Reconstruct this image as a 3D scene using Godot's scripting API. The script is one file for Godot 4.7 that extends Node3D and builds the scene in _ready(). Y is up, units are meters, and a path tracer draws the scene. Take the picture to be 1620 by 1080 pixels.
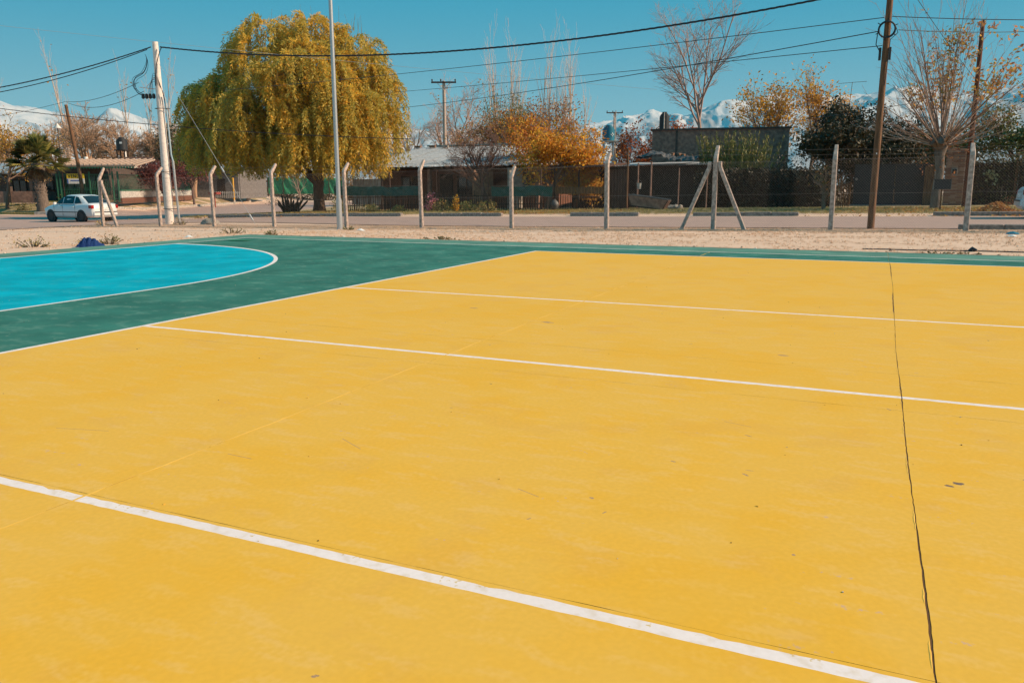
extends Node3D

const SLOPE := 0.0132
const COURT_LEFT := -9.0
const COURT_BACK := -2.17
var rng := RandomNumberGenerator.new()
var taken := {}
var M := {}
var fine_noise := FastNoiseLite.new()

# ---------------------------------------------------------------- mesh builder
class MB:
	var v := PackedVector3Array()
	var n := PackedVector3Array()
	var c := PackedColorArray()
	var uv := PackedVector2Array()
	var ix := PackedInt32Array()
	var col := Color(1, 1, 1)

	func quad(a: Vector3, b: Vector3, cc: Vector3, d: Vector3) -> void:
		var nn := (b - a).cross(cc - a)
		if nn.length_squared() < 1e-14:
			nn = (cc - a).cross(d - a)
		nn = nn.normalized()
		var k := v.size()
		v.append(a); v.append(b); v.append(cc); v.append(d)
		for q in 4:
			n.append(nn); c.append(col)
		uv.append(Vector2(0, 0)); uv.append(Vector2(1, 0)); uv.append(Vector2(1, 1)); uv.append(Vector2(0, 1))
		ix.append(k); ix.append(k + 2); ix.append(k + 1)
		ix.append(k); ix.append(k + 3); ix.append(k + 2)

	func tri(a: Vector3, b: Vector3, cc: Vector3) -> void:
		var nn := (b - a).cross(cc - a).normalized()
		var k := v.size()
		v.append(a); v.append(b); v.append(cc)
		for q in 3:
			n.append(nn); c.append(col); uv.append(Vector2(0, 0))
		ix.append(k); ix.append(k + 2); ix.append(k + 1)

	# a box with chamfered upper and side edges (bev 0 = plain)
	func box(at: Vector3, size: Vector3, turn := Basis.IDENTITY, bev := 0.0) -> void:
		var h := size * 0.5
		if bev <= 0.0:
			var p := []
			for k in 8:
				p.append(at + turn * Vector3(h.x if k & 1 else -h.x, h.y if k & 2 else -h.y, h.z if k & 4 else -h.z))
			quad(p[0], p[2], p[3], p[1]); quad(p[4], p[5], p[7], p[6])
			quad(p[0], p[4], p[6], p[2]); quad(p[1], p[3], p[7], p[5])
			quad(p[2], p[6], p[7], p[3]); quad(p[0], p[1], p[5], p[4])
			return
		var rings := []
		for r in [[-h.y, 0.0], [h.y - bev, 0.0], [h.y, bev]]:
			var ring := []
			var x: float = h.x - r[1]
			var z: float = h.z - r[1]
			for q in [[x - bev, -z], [x, -z + bev], [x, z - bev], [x - bev, z], [-x + bev, z], [-x, z - bev], [-x, -z + bev], [-x + bev, -z]]:
				ring.append(at + turn * Vector3(q[0], r[0], q[1]))
			rings.append(ring)
		for k in 2:
			for q in 8:
				quad(rings[k][q], rings[k + 1][q], rings[k + 1][(q + 1) % 8], rings[k][(q + 1) % 8])
		for k in range(1, 7):
			tri(rings[2][0], rings[2][k + 1], rings[2][k])
			tri(rings[0][0], rings[0][k], rings[0][k + 1])

	# tube along a path, smooth round the section
	func tube(path: PackedVector3Array, radii: PackedFloat32Array, sides := 6, cap := true) -> void:
		var m := path.size()
		if m < 2:
			return
		var start := v.size()
		var up := Vector3(0, 1, 0)
		var d0 := (path[1] - path[0]).normalized()
		if absf(d0.y) > 0.9:
			up = Vector3(1, 0, 0)
		for k in m:
			var d := (path[mini(k + 1, m - 1)] - path[maxi(k - 1, 0)]).normalized()
			var s := d.cross(up).normalized()
			var t := s.cross(d).normalized()
			up = t
			var r := radii[mini(k, radii.size() - 1)]
			for q in sides:
				var a := TAU * q / sides
				var nn := s * cos(a) + t * sin(a)
				v.append(path[k] + nn * r); n.append(nn); c.append(col); uv.append(Vector2(float(q) / sides, k))
		for k in m - 1:
			for q in sides:
				var a := start + k * sides + q
				var b := start + k * sides + (q + 1) % sides
				ix.append(a); ix.append(b); ix.append(b + sides)
				ix.append(a); ix.append(b + sides); ix.append(a + sides)
		if cap:
			for e in 2:
				var k0 := start if e == 0 else start + (m - 1) * sides
				var k := v.size()
				var nn := (path[0] - path[1]).normalized() if e == 0 else (path[m - 1] - path[m - 2]).normalized()
				for q in sides:
					v.append(v[k0 + q]); n.append(nn); c.append(col); uv.append(Vector2(0, 0))
				for q in range(1, sides - 1):
					if e == 0:
						ix.append(k); ix.append(k + q + 1); ix.append(k + q)
					else:
						ix.append(k); ix.append(k + q); ix.append(k + q + 1)

	func rod(a: Vector3, b: Vector3, r0: float, r1: float, sides := 6, cap := true) -> void:
		tube(PackedVector3Array([a, b]), PackedFloat32Array([r0, r1]), sides, cap)

	# grid of points (rows of equal length) with smooth normals
	func sheet(rows: Array, flip := false) -> void:
		var start := v.size()
		var nr := rows.size()
		var nc: int = rows[0].size()
		for i in nr:
			for j in nc:
				var du: Vector3 = rows[i][mini(j + 1, nc - 1)] - rows[i][maxi(j - 1, 0)]
				var dv: Vector3 = rows[mini(i + 1, nr - 1)][j] - rows[maxi(i - 1, 0)][j]
				var nn := du.cross(dv)
				if nn.length_squared() < 1e-16:
					nn = Vector3(0, 1, 0)
				nn = nn.normalized()
				v.append(rows[i][j]); n.append(-nn if flip else nn); c.append(col); uv.append(Vector2(float(j) / (nc - 1), float(i) / (nr - 1)))
		for i in nr - 1:
			for j in nc - 1:
				var a := start + i * nc + j
				if flip:
					ix.append(a); ix.append(a + 1); ix.append(a + nc)
					ix.append(a + 1); ix.append(a + nc + 1); ix.append(a + nc)
				else:
					ix.append(a); ix.append(a + nc); ix.append(a + 1)
					ix.append(a + 1); ix.append(a + nc); ix.append(a + nc + 1)

	# pointed leaf: half length a, half width b
	func leaf(p: Vector3, a: Vector3, b: Vector3) -> void:
		var nn := a.cross(b).normalized()
		var k := v.size()
		v.append(p - a); v.append(p + b); v.append(p + a); v.append(p - b)
		n.append(nn); n.append(nn); n.append(nn); n.append(nn)
		c.append(col); c.append(col); c.append(col); c.append(col)
		uv.append(Vector2(0, 0)); uv.append(Vector2(1, 0)); uv.append(Vector2(1, 1)); uv.append(Vector2(0, 1))
		ix.append(k); ix.append(k + 1); ix.append(k + 2)
		ix.append(k); ix.append(k + 2); ix.append(k + 3)

	# thin three-sided twig, cheap
	func twig(a: Vector3, b: Vector3, r0: float, r1: float) -> void:
		var d := (b - a).normalized()
		var s := d.cross(Vector3(0.31, 0.17, 0.93)).normalized()
		var t := s.cross(d)
		var k := v.size()
		for q in 3:
			var ang := TAU * q / 3.0
			var nn := s * cos(ang) + t * sin(ang)
			v.append(a + nn * r0); n.append(nn); c.append(col); uv.append(Vector2(0, 0))
			v.append(b + nn * r1); n.append(nn); c.append(col); uv.append(Vector2(0, 1))
		for q in 3:
			var e := k + q * 2
			var f := k + ((q + 1) % 3) * 2
			ix.append(e); ix.append(f); ix.append(f + 1)
			ix.append(e); ix.append(f + 1); ix.append(e + 1)

	func mesh() -> ArrayMesh:
		var out := ArrayMesh.new()
		add_to(out)
		return out

	func add_to(out: ArrayMesh) -> void:
		if ix.is_empty():
			return
		var arr := []
		arr.resize(Mesh.ARRAY_MAX)
		arr[Mesh.ARRAY_VERTEX] = v
		arr[Mesh.ARRAY_NORMAL] = n
		arr[Mesh.ARRAY_COLOR] = c
		arr[Mesh.ARRAY_TEX_UV] = uv
		arr[Mesh.ARRAY_INDEX] = ix
		out.add_surface_from_arrays(Mesh.PRIMITIVE_TRIANGLES, arr)

# ---------------------------------------------------------------- nodes
func numbered(called: String, under: Node) -> String:
	var key := str(under.get_instance_id()) + "/" + called
	var k: int = taken.get(key, 0)
	taken[key] = k + 1
	return called if k == 0 else "%s_%03d" % [called, k]

func part(parent: Node, called: String, mesh: Mesh, material: Material, at := Transform3D.IDENTITY) -> MeshInstance3D:
	var o := MeshInstance3D.new()
	o.name = numbered(called, parent)
	o.mesh = mesh
	if material:
		o.material_override = material
	o.transform = at
	parent.add_child(o, true)
	return o

func made(parent: Node, called: String, b: MB, material: Material, at := Transform3D.IDENTITY) -> MeshInstance3D:
	return part(parent, called, b.mesh(), material, at)

func tag(o: Node, label: String, category: String, group := "") -> Node:
	o.set_meta("label", label)
	o.set_meta("category", category)
	if group != "":
		o.set_meta("group", group)
	return o

func thing(called: String, label: String, category: String, at := Vector3.ZERO, turn := 0.0, group := "") -> Node3D:
	var o := Node3D.new()
	o.name = numbered(called, self)
	o.position = at
	o.rotation.y = turn
	add_child(o, true)
	tag(o, label, category, group)
	return o

func setting(called: String) -> Node3D:
	var o := Node3D.new()
	o.name = numbered(called, self)
	add_child(o, true)
	o.set_meta("kind", "structure")
	return o

func stuff(o: Node, label := "", category := "") -> Node:
	o.set_meta("kind", "stuff")
	if label != "":
		tag(o, label, category)
	return o

# ---------------------------------------------------------------- terrain
func gy(x: float, z: float) -> float:
	var y := clampf(SLOPE * x, -0.55, 0.3)
	y -= 0.16 * smoothstep(-20.0, -32.0, x)
	var dx := maxf(COURT_LEFT - x, 0.0)
	var dz := maxf(COURT_BACK - z, 0.0)
	var d := sqrt(dx * dx + dz * dz)
	y = lerpf(-0.035, y, smoothstep(0.0, 4.5, d))
	if x < -38.0 and z < -22.0:
		var line := -42.2 + (z + 24.0) * 0.515
		var inside := minf(-23.3 - z, line - x)
		if inside > 0.0:
			y += 0.10 * smoothstep(0.0, 0.6, inside) + 0.72 * smoothstep(0.4, 3.6, inside)
	elif z < -18.3 and x > -31.0:
		y += 0.09 * smoothstep(-18.3, -18.9, z) * smoothstep(-31.0, -29.0, x)
	if absf(x) > 90.0 or z < -110.0:
		var far := smoothstep(90.0, 160.0, maxf(absf(x), -z - 20.0))
		y = lerpf(y, -0.3, far)
	return y

func ground_at(x: float, z: float, up := 0.0) -> Vector3:
	return Vector3(x, gy(x, z) + up, z)

# a sheet that follows the terrain: the polygon (x, z) is cut by a grid and raised by lift
func laid(poly: PackedVector2Array, cell: float, lift: float, bump := 0.0) -> MB:
	var b := MB.new()
	var lo := poly[0]
	var hi := poly[0]
	for q in poly:
		lo = lo.min(q); hi = hi.max(q)
	var i0 := floori(lo.x / cell)
	var i1 := floori(hi.x / cell)
	var j0 := floori(lo.y / cell)
	var j1 := floori(hi.y / cell)
	for i in range(i0, i1 + 1):
		for j in range(j0, j1 + 1):
			var sq := PackedVector2Array([Vector2(i, j) * cell, Vector2(i + 1, j) * cell, Vector2(i + 1, j + 1) * cell, Vector2(i, j + 1) * cell])
			for piece in Geometry2D.intersect_polygons(sq, poly):
				var tris := Geometry2D.triangulate_polygon(piece)
				var k := b.v.size()
				for q in piece:
					var e := 0.12
					var y0 := gy(q.x, q.y)
					var nx := (gy(q.x - e, q.y) - gy(q.x + e, q.y)) / (2.0 * e)
					var nz := (gy(q.x, q.y - e) - gy(q.x, q.y + e)) / (2.0 * e)
					var up := 0.0
					if bump > 0.0:
						up = bump * fine_noise.get_noise_2d(q.x * 9.0, q.y * 9.0)
					b.v.append(Vector3(q.x, y0 + lift + up, q.y))
					b.n.append(Vector3(nx, 1, nz).normalized())
					b.c.append(Color(1, 1, 1)); b.uv.append(q)
				for t in range(0, tris.size(), 3):
					var p0 := piece[tris[t]]
					var p1 := piece[tris[t + 1]]
					var p2 := piece[tris[t + 2]]
					b.ix.append(k + tris[t])
					if (p1 - p0).cross(p2 - p0) > 0.0:
						b.ix.append(k + tris[t + 1]); b.ix.append(k + tris[t + 2])
					else:
						b.ix.append(k + tris[t + 2]); b.ix.append(k + tris[t + 1])
	return b

# ---------------------------------------------------------------- textures and materials
func lin(r: float, g: float, b: float) -> Color:
	return Color(r, g, b).linear_to_srgb()

# seamless grey picture from several octaves; values lo..hi
func noise_image(px: int, freq: float, octaves: int, seed_: int, lo: float, hi: float, stretch := Vector2(1, 1), power := 1.0) -> ImageTexture:
	var f := FastNoiseLite.new()
	f.seed = seed_
	f.frequency = freq
	f.fractal_octaves = octaves
	f.noise_type = FastNoiseLite.TYPE_SIMPLEX_SMOOTH
	var src := f.get_seamless_image(int(px / stretch.x), int(px / stretch.y), false, false, 0.15, true)
	src.resize(px, px, Image.INTERPOLATE_CUBIC)
	src.convert(Image.FORMAT_L8)
	var data := src.get_data()
	for k in data.size():
		var t := pow(data[k] / 255.0, power)
		data[k] = int(255.0 * (lo + (hi - lo) * t))
	var im := Image.create_from_data(px, px, false, Image.FORMAT_L8, data)
	im.convert(Image.FORMAT_RGB8)
	im.generate_mipmaps()
	return ImageTexture.create_from_image(im)

func normal_image(px: int, freq: float, octaves: int, seed_: int, strength: float, stretch := Vector2(1, 1)) -> ImageTexture:
	var f := FastNoiseLite.new()
	f.seed = seed_
	f.frequency = freq
	f.fractal_octaves = octaves
	var src := f.get_seamless_image(int(px / stretch.x), int(px / stretch.y), false, false, 0.15, true)
	src.resize(px, px, Image.INTERPOLATE_CUBIC)
	src.convert(Image.FORMAT_RGB8)
	src.bump_map_to_normal_map(strength)
	return ImageTexture.create_from_image(src)

var T := {}
func textures() -> void:
	T.blotch = noise_image(512, 0.012, 5, 11, 0.62, 1.0)
	T.soft = noise_image(512, 0.02, 3, 12, 0.84, 1.0)
	T.grain = noise_image(512, 0.16, 3, 13, 0.55, 1.0)
	T.streak = noise_image(512, 0.05, 4, 14, 0.5, 1.0, Vector2(1, 14))
	T.streak_x = noise_image(512, 0.05, 4, 15, 0.5, 1.0, Vector2(14, 1))
	T.bump = normal_image(512, 0.09, 4, 16, 6.0)
	T.bump_fine = normal_image(512, 0.3, 3, 17, 5.0)

func mat(key: String, color: Color, rough := 0.85, tex = null, scale := 1.0, bump = null, bump_scale := 1.0, world := true) -> StandardMaterial3D:
	var m := StandardMaterial3D.new()
	m.resource_name = key
	m.albedo_color = color
	m.roughness = rough
	m.vertex_color_use_as_albedo = true
	if tex or bump:
		m.uv1_triplanar = true
		m.uv1_world_triplanar = world
		m.uv1_scale = Vector3.ONE * scale
	if tex:
		m.albedo_texture = tex
	if bump:
		m.normal_enabled = true
		m.normal_texture = bump
		m.normal_scale = bump_scale
	M[key] = m
	return m

func leafy(key: String, through: float, rough := 0.6) -> StandardMaterial3D:
	var m := mat(key, Color(1, 1, 1), rough)
	m.cull_mode = BaseMaterial3D.CULL_DISABLED
	m.backlight_enabled = true
	m.backlight = Color(through, through, through)
	return m

# a painted surface: coat colour, thin worn places, small chips and scuffs
func paint_image(px: int, coat: Color, rich: Color, worn: Color, chip: Color, seed_: int, worn_at: float, chip_at: float, stretch := Vector2(1, 1), streak_gain := 0.25) -> ImageTexture:
	var layers := []
	for a in [[0.006, 4, 1.0], [0.03, 4, 1.0], [0.11, 3, 1.0], [0.02, 5, 1.0]]:
		var f := FastNoiseLite.new()
		f.seed = seed_ + layers.size() * 7
		f.frequency = a[0]
		f.fractal_octaves = a[1]
		var s := stretch if layers.size() in [1, 3] else Vector2(1, 1)
		var im := f.get_seamless_image(int(px / s.x), int(px / s.y), false, false, 0.15, true)
		im.resize(px, px, Image.INTERPOLATE_CUBIC)
		im.convert(Image.FORMAT_L8)
		layers.append(im.get_data())
	var out := PackedByteArray()
	out.resize(px * px * 3)
	var la: PackedByteArray = layers[0]
	var lb: PackedByteArray = layers[1]
	var lc: PackedByteArray = layers[2]
	var ld: PackedByteArray = layers[3]
	for k in px * px:
		var a := la[k] / 255.0
		var b := lb[k] / 255.0
		var e := lc[k] / 255.0
		var d := ld[k] / 255.0
		var col := coat.lerp(rich, clampf((a - 0.42) * 3.0, 0.0, 1.0))
		col = col.lerp(worn, clampf((b * 0.75 + e * 0.25 - worn_at) * 5.0, 0.0, 1.0) * streak_gain)
		if d * 0.55 + e * 0.45 > chip_at:
			col = col.lerp(chip, clampf((d * 0.55 + e * 0.45 - chip_at) * 18.0, 0.0, 1.0))
		var g := 0.98 + 0.04 * e
		out[k * 3] = int(clampf(col.r * g, 0.0, 1.0) * 255.0)
		out[k * 3 + 1] = int(clampf(col.g * g, 0.0, 1.0) * 255.0)
		out[k * 3 + 2] = int(clampf(col.b * g, 0.0, 1.0) * 255.0)
	var pic := Image.create_from_data(px, px, false, Image.FORMAT_RGB8, out)
	pic.generate_mipmaps()
	return ImageTexture.create_from_image(pic)

func _ready() -> void:
	rng.seed = 20240611
	fine_noise.seed = 5
	fine_noise.frequency = 0.35
	fine_noise.fractal_octaves = 3
	# camera
	var cam := Camera3D.new()
	cam.name = "camera"
	cam.position = Vector3(5.853, 1.207, 14.008)
	cam.rotation = Vector3(-0.19193, 0.42701, -0.00296)
	cam.fov = 46.28
	cam.near = 0.05
	cam.far = 20000.0
	add_child(cam)
	# sky and haze
	var sky_look := ProceduralSkyMaterial.new()
	sky_look.sky_top_color = Color(0.0, 0.53, 0.655)
	sky_look.sky_horizon_color = Color(0.78, 0.825, 0.775)
	sky_look.sky_curve = 0.061
	sky_look.ground_horizon_color = Color(0.45, 0.62, 0.66)
	sky_look.ground_bottom_color = Color(0.35, 0.32, 0.28)
	sky_look.sun_angle_max = 8.0
	sky_look.sun_curve = 0.05
	var sky := Sky.new()
	sky.sky_material = sky_look
	var env := Environment.new()
	env.background_mode = Environment.BG_SKY
	env.sky = sky
	env.tonemap_mode = Environment.TONE_MAPPER_LINEAR
	env.tonemap_exposure = 1.29
	env.sdfgi_enabled = true
	env.ssao_enabled = true
	env.ssil_enabled = true
	env.fog_enabled = true
	env.fog_density = 0.000055
	env.fog_light_color = Color(0.26, 0.68, 0.82)
	var we := WorldEnvironment.new()
	we.name = "air"
	we.environment = env
	add_child(we)
	# sun: high from the right, a little beyond the fence line
	var sun := DirectionalLight3D.new()
	sun.name = "sun"
	var toward := Vector3(0.81, 0.54, -0.22).normalized()
	sun.look_at_from_position(toward * 50.0, Vector3.ZERO, Vector3.UP)
	sun.light_energy = 1.6
	sun.light_color = Color(1.0, 0.88, 0.75)
	sun.light_angular_distance = 0.5
	sun.shadow_enabled = true
	add_child(sun)

	textures()
	materials()
	build_court()
	build_ground()
	build_mountains()
	build_objects()

# broad fading of the coat: paler, dustier and richer fields with ragged outlines
func fade_image(px: int, seed_: int) -> ImageTexture:
	var f := FastNoiseLite.new()
	f.seed = seed_
	f.frequency = 0.007
	f.fractal_octaves = 6
	var g := FastNoiseLite.new()
	g.seed = seed_ + 5
	g.frequency = 0.02
	g.fractal_octaves = 5
	var a := f.get_seamless_image(px, px, false, false, 0.15, true)
	var b := g.get_seamless_image(px, px, false, false, 0.15, true)
	a.convert(Image.FORMAT_L8)
	b.convert(Image.FORMAT_L8)
	var da := a.get_data()
	var db := b.get_data()
	var out := PackedByteArray()
	out.resize(px * px * 3)
	for k in px * px:
		var t := da[k] / 255.0
		var s := db[k] / 255.0
		var rich := smoothstep(0.50, 0.62, t * 0.7 + s * 0.3)
		var dust := smoothstep(0.60, 0.72, s * 0.75 + (1.0 - t) * 0.25)
		var col := Color(0.99, 0.99, 0.95).lerp(Color(0.99, 0.978, 0.85), rich).lerp(Color(0.97, 0.965, 1.0), dust * 0.6)
		out[k * 3] = int(col.r * 255.0)
		out[k * 3 + 1] = int(col.g * 255.0)
		out[k * 3 + 2] = int(col.b * 255.0)
	var pic := Image.create_from_data(px, px, false, Image.FORMAT_RGB8, out)
	pic.generate_mipmaps()
	return ImageTexture.create_from_image(pic)

func materials() -> void:
	var y := mat("yellow paint", Color(1, 1, 1), 0.62, paint_image(1024, lin(0.81, 0.452, 0.075), lin(0.825, 0.445, 0.060), lin(0.81, 0.475, 0.13), lin(0.66, 0.40, 0.24), 31, 0.55, 0.79, Vector2(3, 1), 0.7), 0.29)
	y.detail_enabled = true
	y.detail_blend_mode = BaseMaterial3D.BLEND_MODE_MUL
	y.detail_albedo = fade_image(1024, 77)
	y.detail_uv_layer = BaseMaterial3D.DETAIL_UV_2
	y.uv2_triplanar = true
	y.uv2_world_triplanar = true
	y.uv2_scale = Vector3.ONE * 0.071
	mat("green paint", Color(1, 1, 1), 0.7, paint_image(1024, lin(0.056, 0.215, 0.165), lin(0.048, 0.195, 0.15), lin(0.19, 0.33, 0.26), lin(0.42, 0.42, 0.33), 41, 0.535, 0.80, Vector2(1.6, 1), 0.5), 0.13)
	mat("faded green paint", Color(1, 1, 1), 0.75, paint_image(512, lin(0.135, 0.31, 0.245), lin(0.115, 0.285, 0.225), lin(0.23, 0.34, 0.27), lin(0.42, 0.42, 0.33), 51, 0.53, 0.80, Vector2(2.2, 1), 0.7), 0.2, T.bump_fine, 0.08)
	mat("blue paint", Color(1, 1, 1), 0.7, paint_image(1024, lin(0.0, 0.45, 0.58), lin(0.0, 0.43, 0.56), lin(0.09, 0.49, 0.57), lin(0.45, 0.48, 0.46), 61, 0.53, 0.80, Vector2(1.6, 1), 0.55), 0.13)
	mat("white paint", Color(1, 1, 1), 0.65, paint_image(512, lin(0.82, 0.71, 0.68), lin(0.84, 0.73, 0.70), lin(0.68, 0.55, 0.44), lin(0.62, 0.44, 0.22), 71, 0.52, 0.74, Vector2(1, 1), 0.6), 0.7)
	for k in ["yellow paint", "green paint", "faded green paint", "blue paint", "white paint"]:
		M[k].metallic_specular = 0.22
	for k in ["green paint", "blue paint", "faded green paint"]:
		var p: StandardMaterial3D = M[k]
		p.detail_enabled = true
		p.detail_blend_mode = BaseMaterial3D.BLEND_MODE_MUL
		p.detail_albedo = noise_image(1024, 0.012, 6, 87, 0.80, 1.0)
		p.detail_uv_layer = BaseMaterial3D.DETAIL_UV_2
		p.uv2_triplanar = true
		p.uv2_world_triplanar = true
		p.uv2_scale = Vector3.ONE * 0.083
	mat("scuff", lin(0.30, 0.19, 0.14), 0.8, T.grain, 3.0)
	mat("pale scuff", lin(0.74, 0.44, 0.22), 0.8, T.grain, 3.0)
	mat("slab side", lin(0.55, 0.28, 0.05), 0.9, T.grain, 4.0)
	mat("paint ridge", lin(0.82, 0.46, 0.06), 0.65)
	mat("joint sand", lin(0.20, 0.085, 0.025), 0.95, T.grain, 5.0)
	mat("dirt", Color(1, 1, 1), 0.95, paint_image(1024, lin(0.70, 0.47, 0.335), lin(0.63, 0.42, 0.295), lin(0.75, 0.53, 0.39), lin(0.48, 0.31, 0.21), 81, 0.50, 0.90, Vector2(2, 1), 0.7), 0.22)
	mat("brown soil", Color(1, 1, 1), 0.95, paint_image(512, lin(0.50, 0.31, 0.205), lin(0.43, 0.26, 0.165), lin(0.60, 0.41, 0.28), lin(0.25, 0.14, 0.08), 121, 0.50, 0.76, Vector2(2, 1), 0.8), 0.3, T.bump, 0.5)
	mat("verge", Color(1, 1, 1), 0.95, paint_image(1024, lin(0.40, 0.27, 0.13), lin(0.30, 0.22, 0.09), lin(0.50, 0.36, 0.20), lin(0.14, 0.12, 0.04), 91, 0.48, 0.60, Vector2(2, 1), 0.8), 0.25, T.bump, 1.0)
	mat("asphalt", Color(1, 1, 1), 0.9, paint_image(1024, lin(0.42, 0.275, 0.225), lin(0.385, 0.255, 0.21), lin(0.46, 0.31, 0.25), lin(0.26, 0.19, 0.165), 101, 0.52, 0.74, Vector2(4, 1), 0.7), 0.16, T.bump_fine, 0.2)
	mat("concrete", lin(0.74, 0.57, 0.48), 0.88, T.blotch, 1.3, T.bump, 0.5)
	mat("pole concrete", lin(0.86, 0.76, 0.69), 0.85, T.soft, 0.8, T.bump, 0.15)
	mat("kerb concrete", lin(0.42, 0.36, 0.32), 0.9, T.blotch, 1.1, T.bump, 0.6)
	mat("kerb yellow", lin(0.62, 0.40, 0.12), 0.8, T.blotch, 1.5)
	mat("grass blade", Color(1, 1, 1), 0.9)
	M["grass blade"].cull_mode = BaseMaterial3D.CULL_DISABLED
	mat("snow rock", Color(1, 1, 1), 0.9)
	mat("steel", lin(0.55, 0.56, 0.57), 0.38, T.soft, 2.0); M["steel"].metallic = 0.55
	mat("wire", lin(0.22, 0.19, 0.17), 0.6); M["wire"].metallic = 0.3
	mat("cable", lin(0.018, 0.024, 0.032), 0.7)
	mat("thin cable", lin(0.03, 0.045, 0.055), 0.7)
	mat("pale cable", lin(0.30, 0.36, 0.38), 0.7)
	mat("pole wood", lin(0.30, 0.145, 0.068), 0.85, T.streak, 0.9, T.bump, 0.6)
	mat("red pole wood", lin(0.30, 0.10, 0.05), 0.85, T.streak, 0.9, T.bump, 0.6)
	mat("black plastic", lin(0.016, 0.018, 0.02), 0.45)
	mat("bark", lin(0.17, 0.105, 0.07), 0.95, T.streak, 1.0, T.bump, 1.0)
	mat("pale bark", lin(0.33, 0.25, 0.20), 0.95, T.streak, 1.2, T.bump, 1.0)
	mat("twig", Color(1, 1, 1), 0.9)
	leafy("leaf", 1.0)
	leafy("dull leaf", 0.6)
	mat("brick", lin(0.26, 0.105, 0.062), 0.9, T.blotch, 1.4, T.bump, 0.8)
	mat("roof tile", lin(0.42, 0.22, 0.13), 0.85, T.blotch, 0.8)
	mat("porch tile", lin(0.62, 0.46, 0.36), 0.85, T.blotch, 0.8)
	mat("cool wall", lin(0.26, 0.235, 0.225), 0.9, T.blotch, 0.5)
	mat("zinc", lin(0.50, 0.51, 0.52), 0.4, T.blotch, 0.45)
	mat("rusty sheet", lin(0.16, 0.075, 0.05), 0.8, T.streak, 0.7)
	mat("grey wall", lin(0.44, 0.25, 0.185), 0.9, T.blotch, 0.5, T.bump, 0.6)
	mat("dark plaster", lin(0.14, 0.098, 0.08), 0.9, T.blotch, 0.6)
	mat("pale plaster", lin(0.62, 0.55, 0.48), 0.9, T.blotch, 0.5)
	mat("white wall", lin(0.72, 0.68, 0.63), 0.85, T.blotch, 0.6)
	mat("green metal", lin(0.025, 0.13, 0.075), 0.5)
	mat("dark glass", lin(0.012, 0.015, 0.018), 0.08)
	mat("dark wood", lin(0.075, 0.045, 0.032), 0.9, T.streak, 1.2)
	mat("cane", lin(0.34, 0.17, 0.07), 0.9, T.streak, 2.0)
	mat("green net", lin(0.008, 0.14, 0.11), 0.8, T.grain, 1.0); M["green net"].cull_mode = BaseMaterial3D.CULL_DISABLED
	mat("light net", lin(0.035, 0.36, 0.17), 0.8, T.blotch, 0.5); M["light net"].cull_mode = BaseMaterial3D.CULL_DISABLED
	mat("tarp", lin(0.13, 0.125, 0.125), 0.55, T.blotch, 1.0); M["tarp"].cull_mode = BaseMaterial3D.CULL_DISABLED
	mat("blue cloth", lin(0.002, 0.036, 0.16), 0.9, T.soft, 2.0); M["blue cloth"].cull_mode = BaseMaterial3D.CULL_DISABLED
	mat("car paint", lin(0.66, 0.68, 0.69), 0.25); M["car paint"].clearcoat_enabled = true
	mat("tyre", lin(0.02, 0.02, 0.02), 0.85)
	mat("rim", lin(0.36, 0.37, 0.38), 0.35); M["rim"].metallic = 0.7
	mat("tail lamp", lin(0.30, 0.012, 0.012), 0.25)
	mat("clear lamp", lin(0.7, 0.7, 0.7), 0.15)
	mat("trim black", lin(0.02, 0.021, 0.023), 0.6)
	mat("sign yellow", lin(0.80, 0.56, 0.03), 0.5)
	mat("sign white", lin(0.75, 0.75, 0.73), 0.5)
	mat("sign blue", lin(0.03, 0.10, 0.42), 0.5)
	mat("print black", lin(0.012, 0.012, 0.014), 0.6)
	mat("tank black", lin(0.02, 0.023, 0.027), 0.5)
	mat("tank teal", lin(0.012, 0.16, 0.24), 0.45)
	mat("stone", lin(0.50, 0.42, 0.35), 0.9, T.blotch, 2.0, T.bump, 1.0)
	mat("red paint", lin(0.26, 0.04, 0.03), 0.6)
	mat("yellow pole", lin(0.62, 0.32, 0.03), 0.6)

# ---------------------------------------------------------------- the court
func ring_of(cx: float, cz: float, r: float, a0: float, a1: float, steps: int) -> PackedVector2Array:
	var out := PackedVector2Array()
	for k in steps + 1:
		var a := lerpf(a0, a1, float(k) / steps)
		out.append(Vector2(cx + r * cos(a), cz + r * sin(a)))
	return out

# straight painted band from a to b; its long edges wander by a few millimetres
func band(a: Vector2, b: Vector2, width: float, rough: float, seed_: int) -> PackedVector2Array:
	var r := RandomNumberGenerator.new()
	r.seed = seed_
	var d := (b - a).normalized()
	var s := Vector2(-d.y, d.x)
	var steps := maxi(2, int(a.distance_to(b) / 0.05))
	var one := PackedVector2Array()
	var two := PackedVector2Array()
	for k in steps + 1:
		var p := a.lerp(b, float(k) / steps)
		var e := 0.0
		if r.randf() < 0.12:
			e = r.randf_range(-2.2, 0.6) * rough
		one.append(p + s * (width * 0.5 + r.randf_range(-0.4, 0.4) * rough + e))
		two.append(p - s * (width * 0.5 + r.randf_range(-0.3, 0.3) * rough))
	two.reverse()
	one.append_array(two)
	return one

func crack_mid(z: float) -> float:
	return 6.06 + 0.012 * sin(z * 0.55 + 0.4) + 0.003 * sin(z * 2.3) + 0.002 * fine_noise.get_noise_1d(z * 22.0) + 0.002 * fine_noise.get_noise_1d(z * 90.0)

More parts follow.
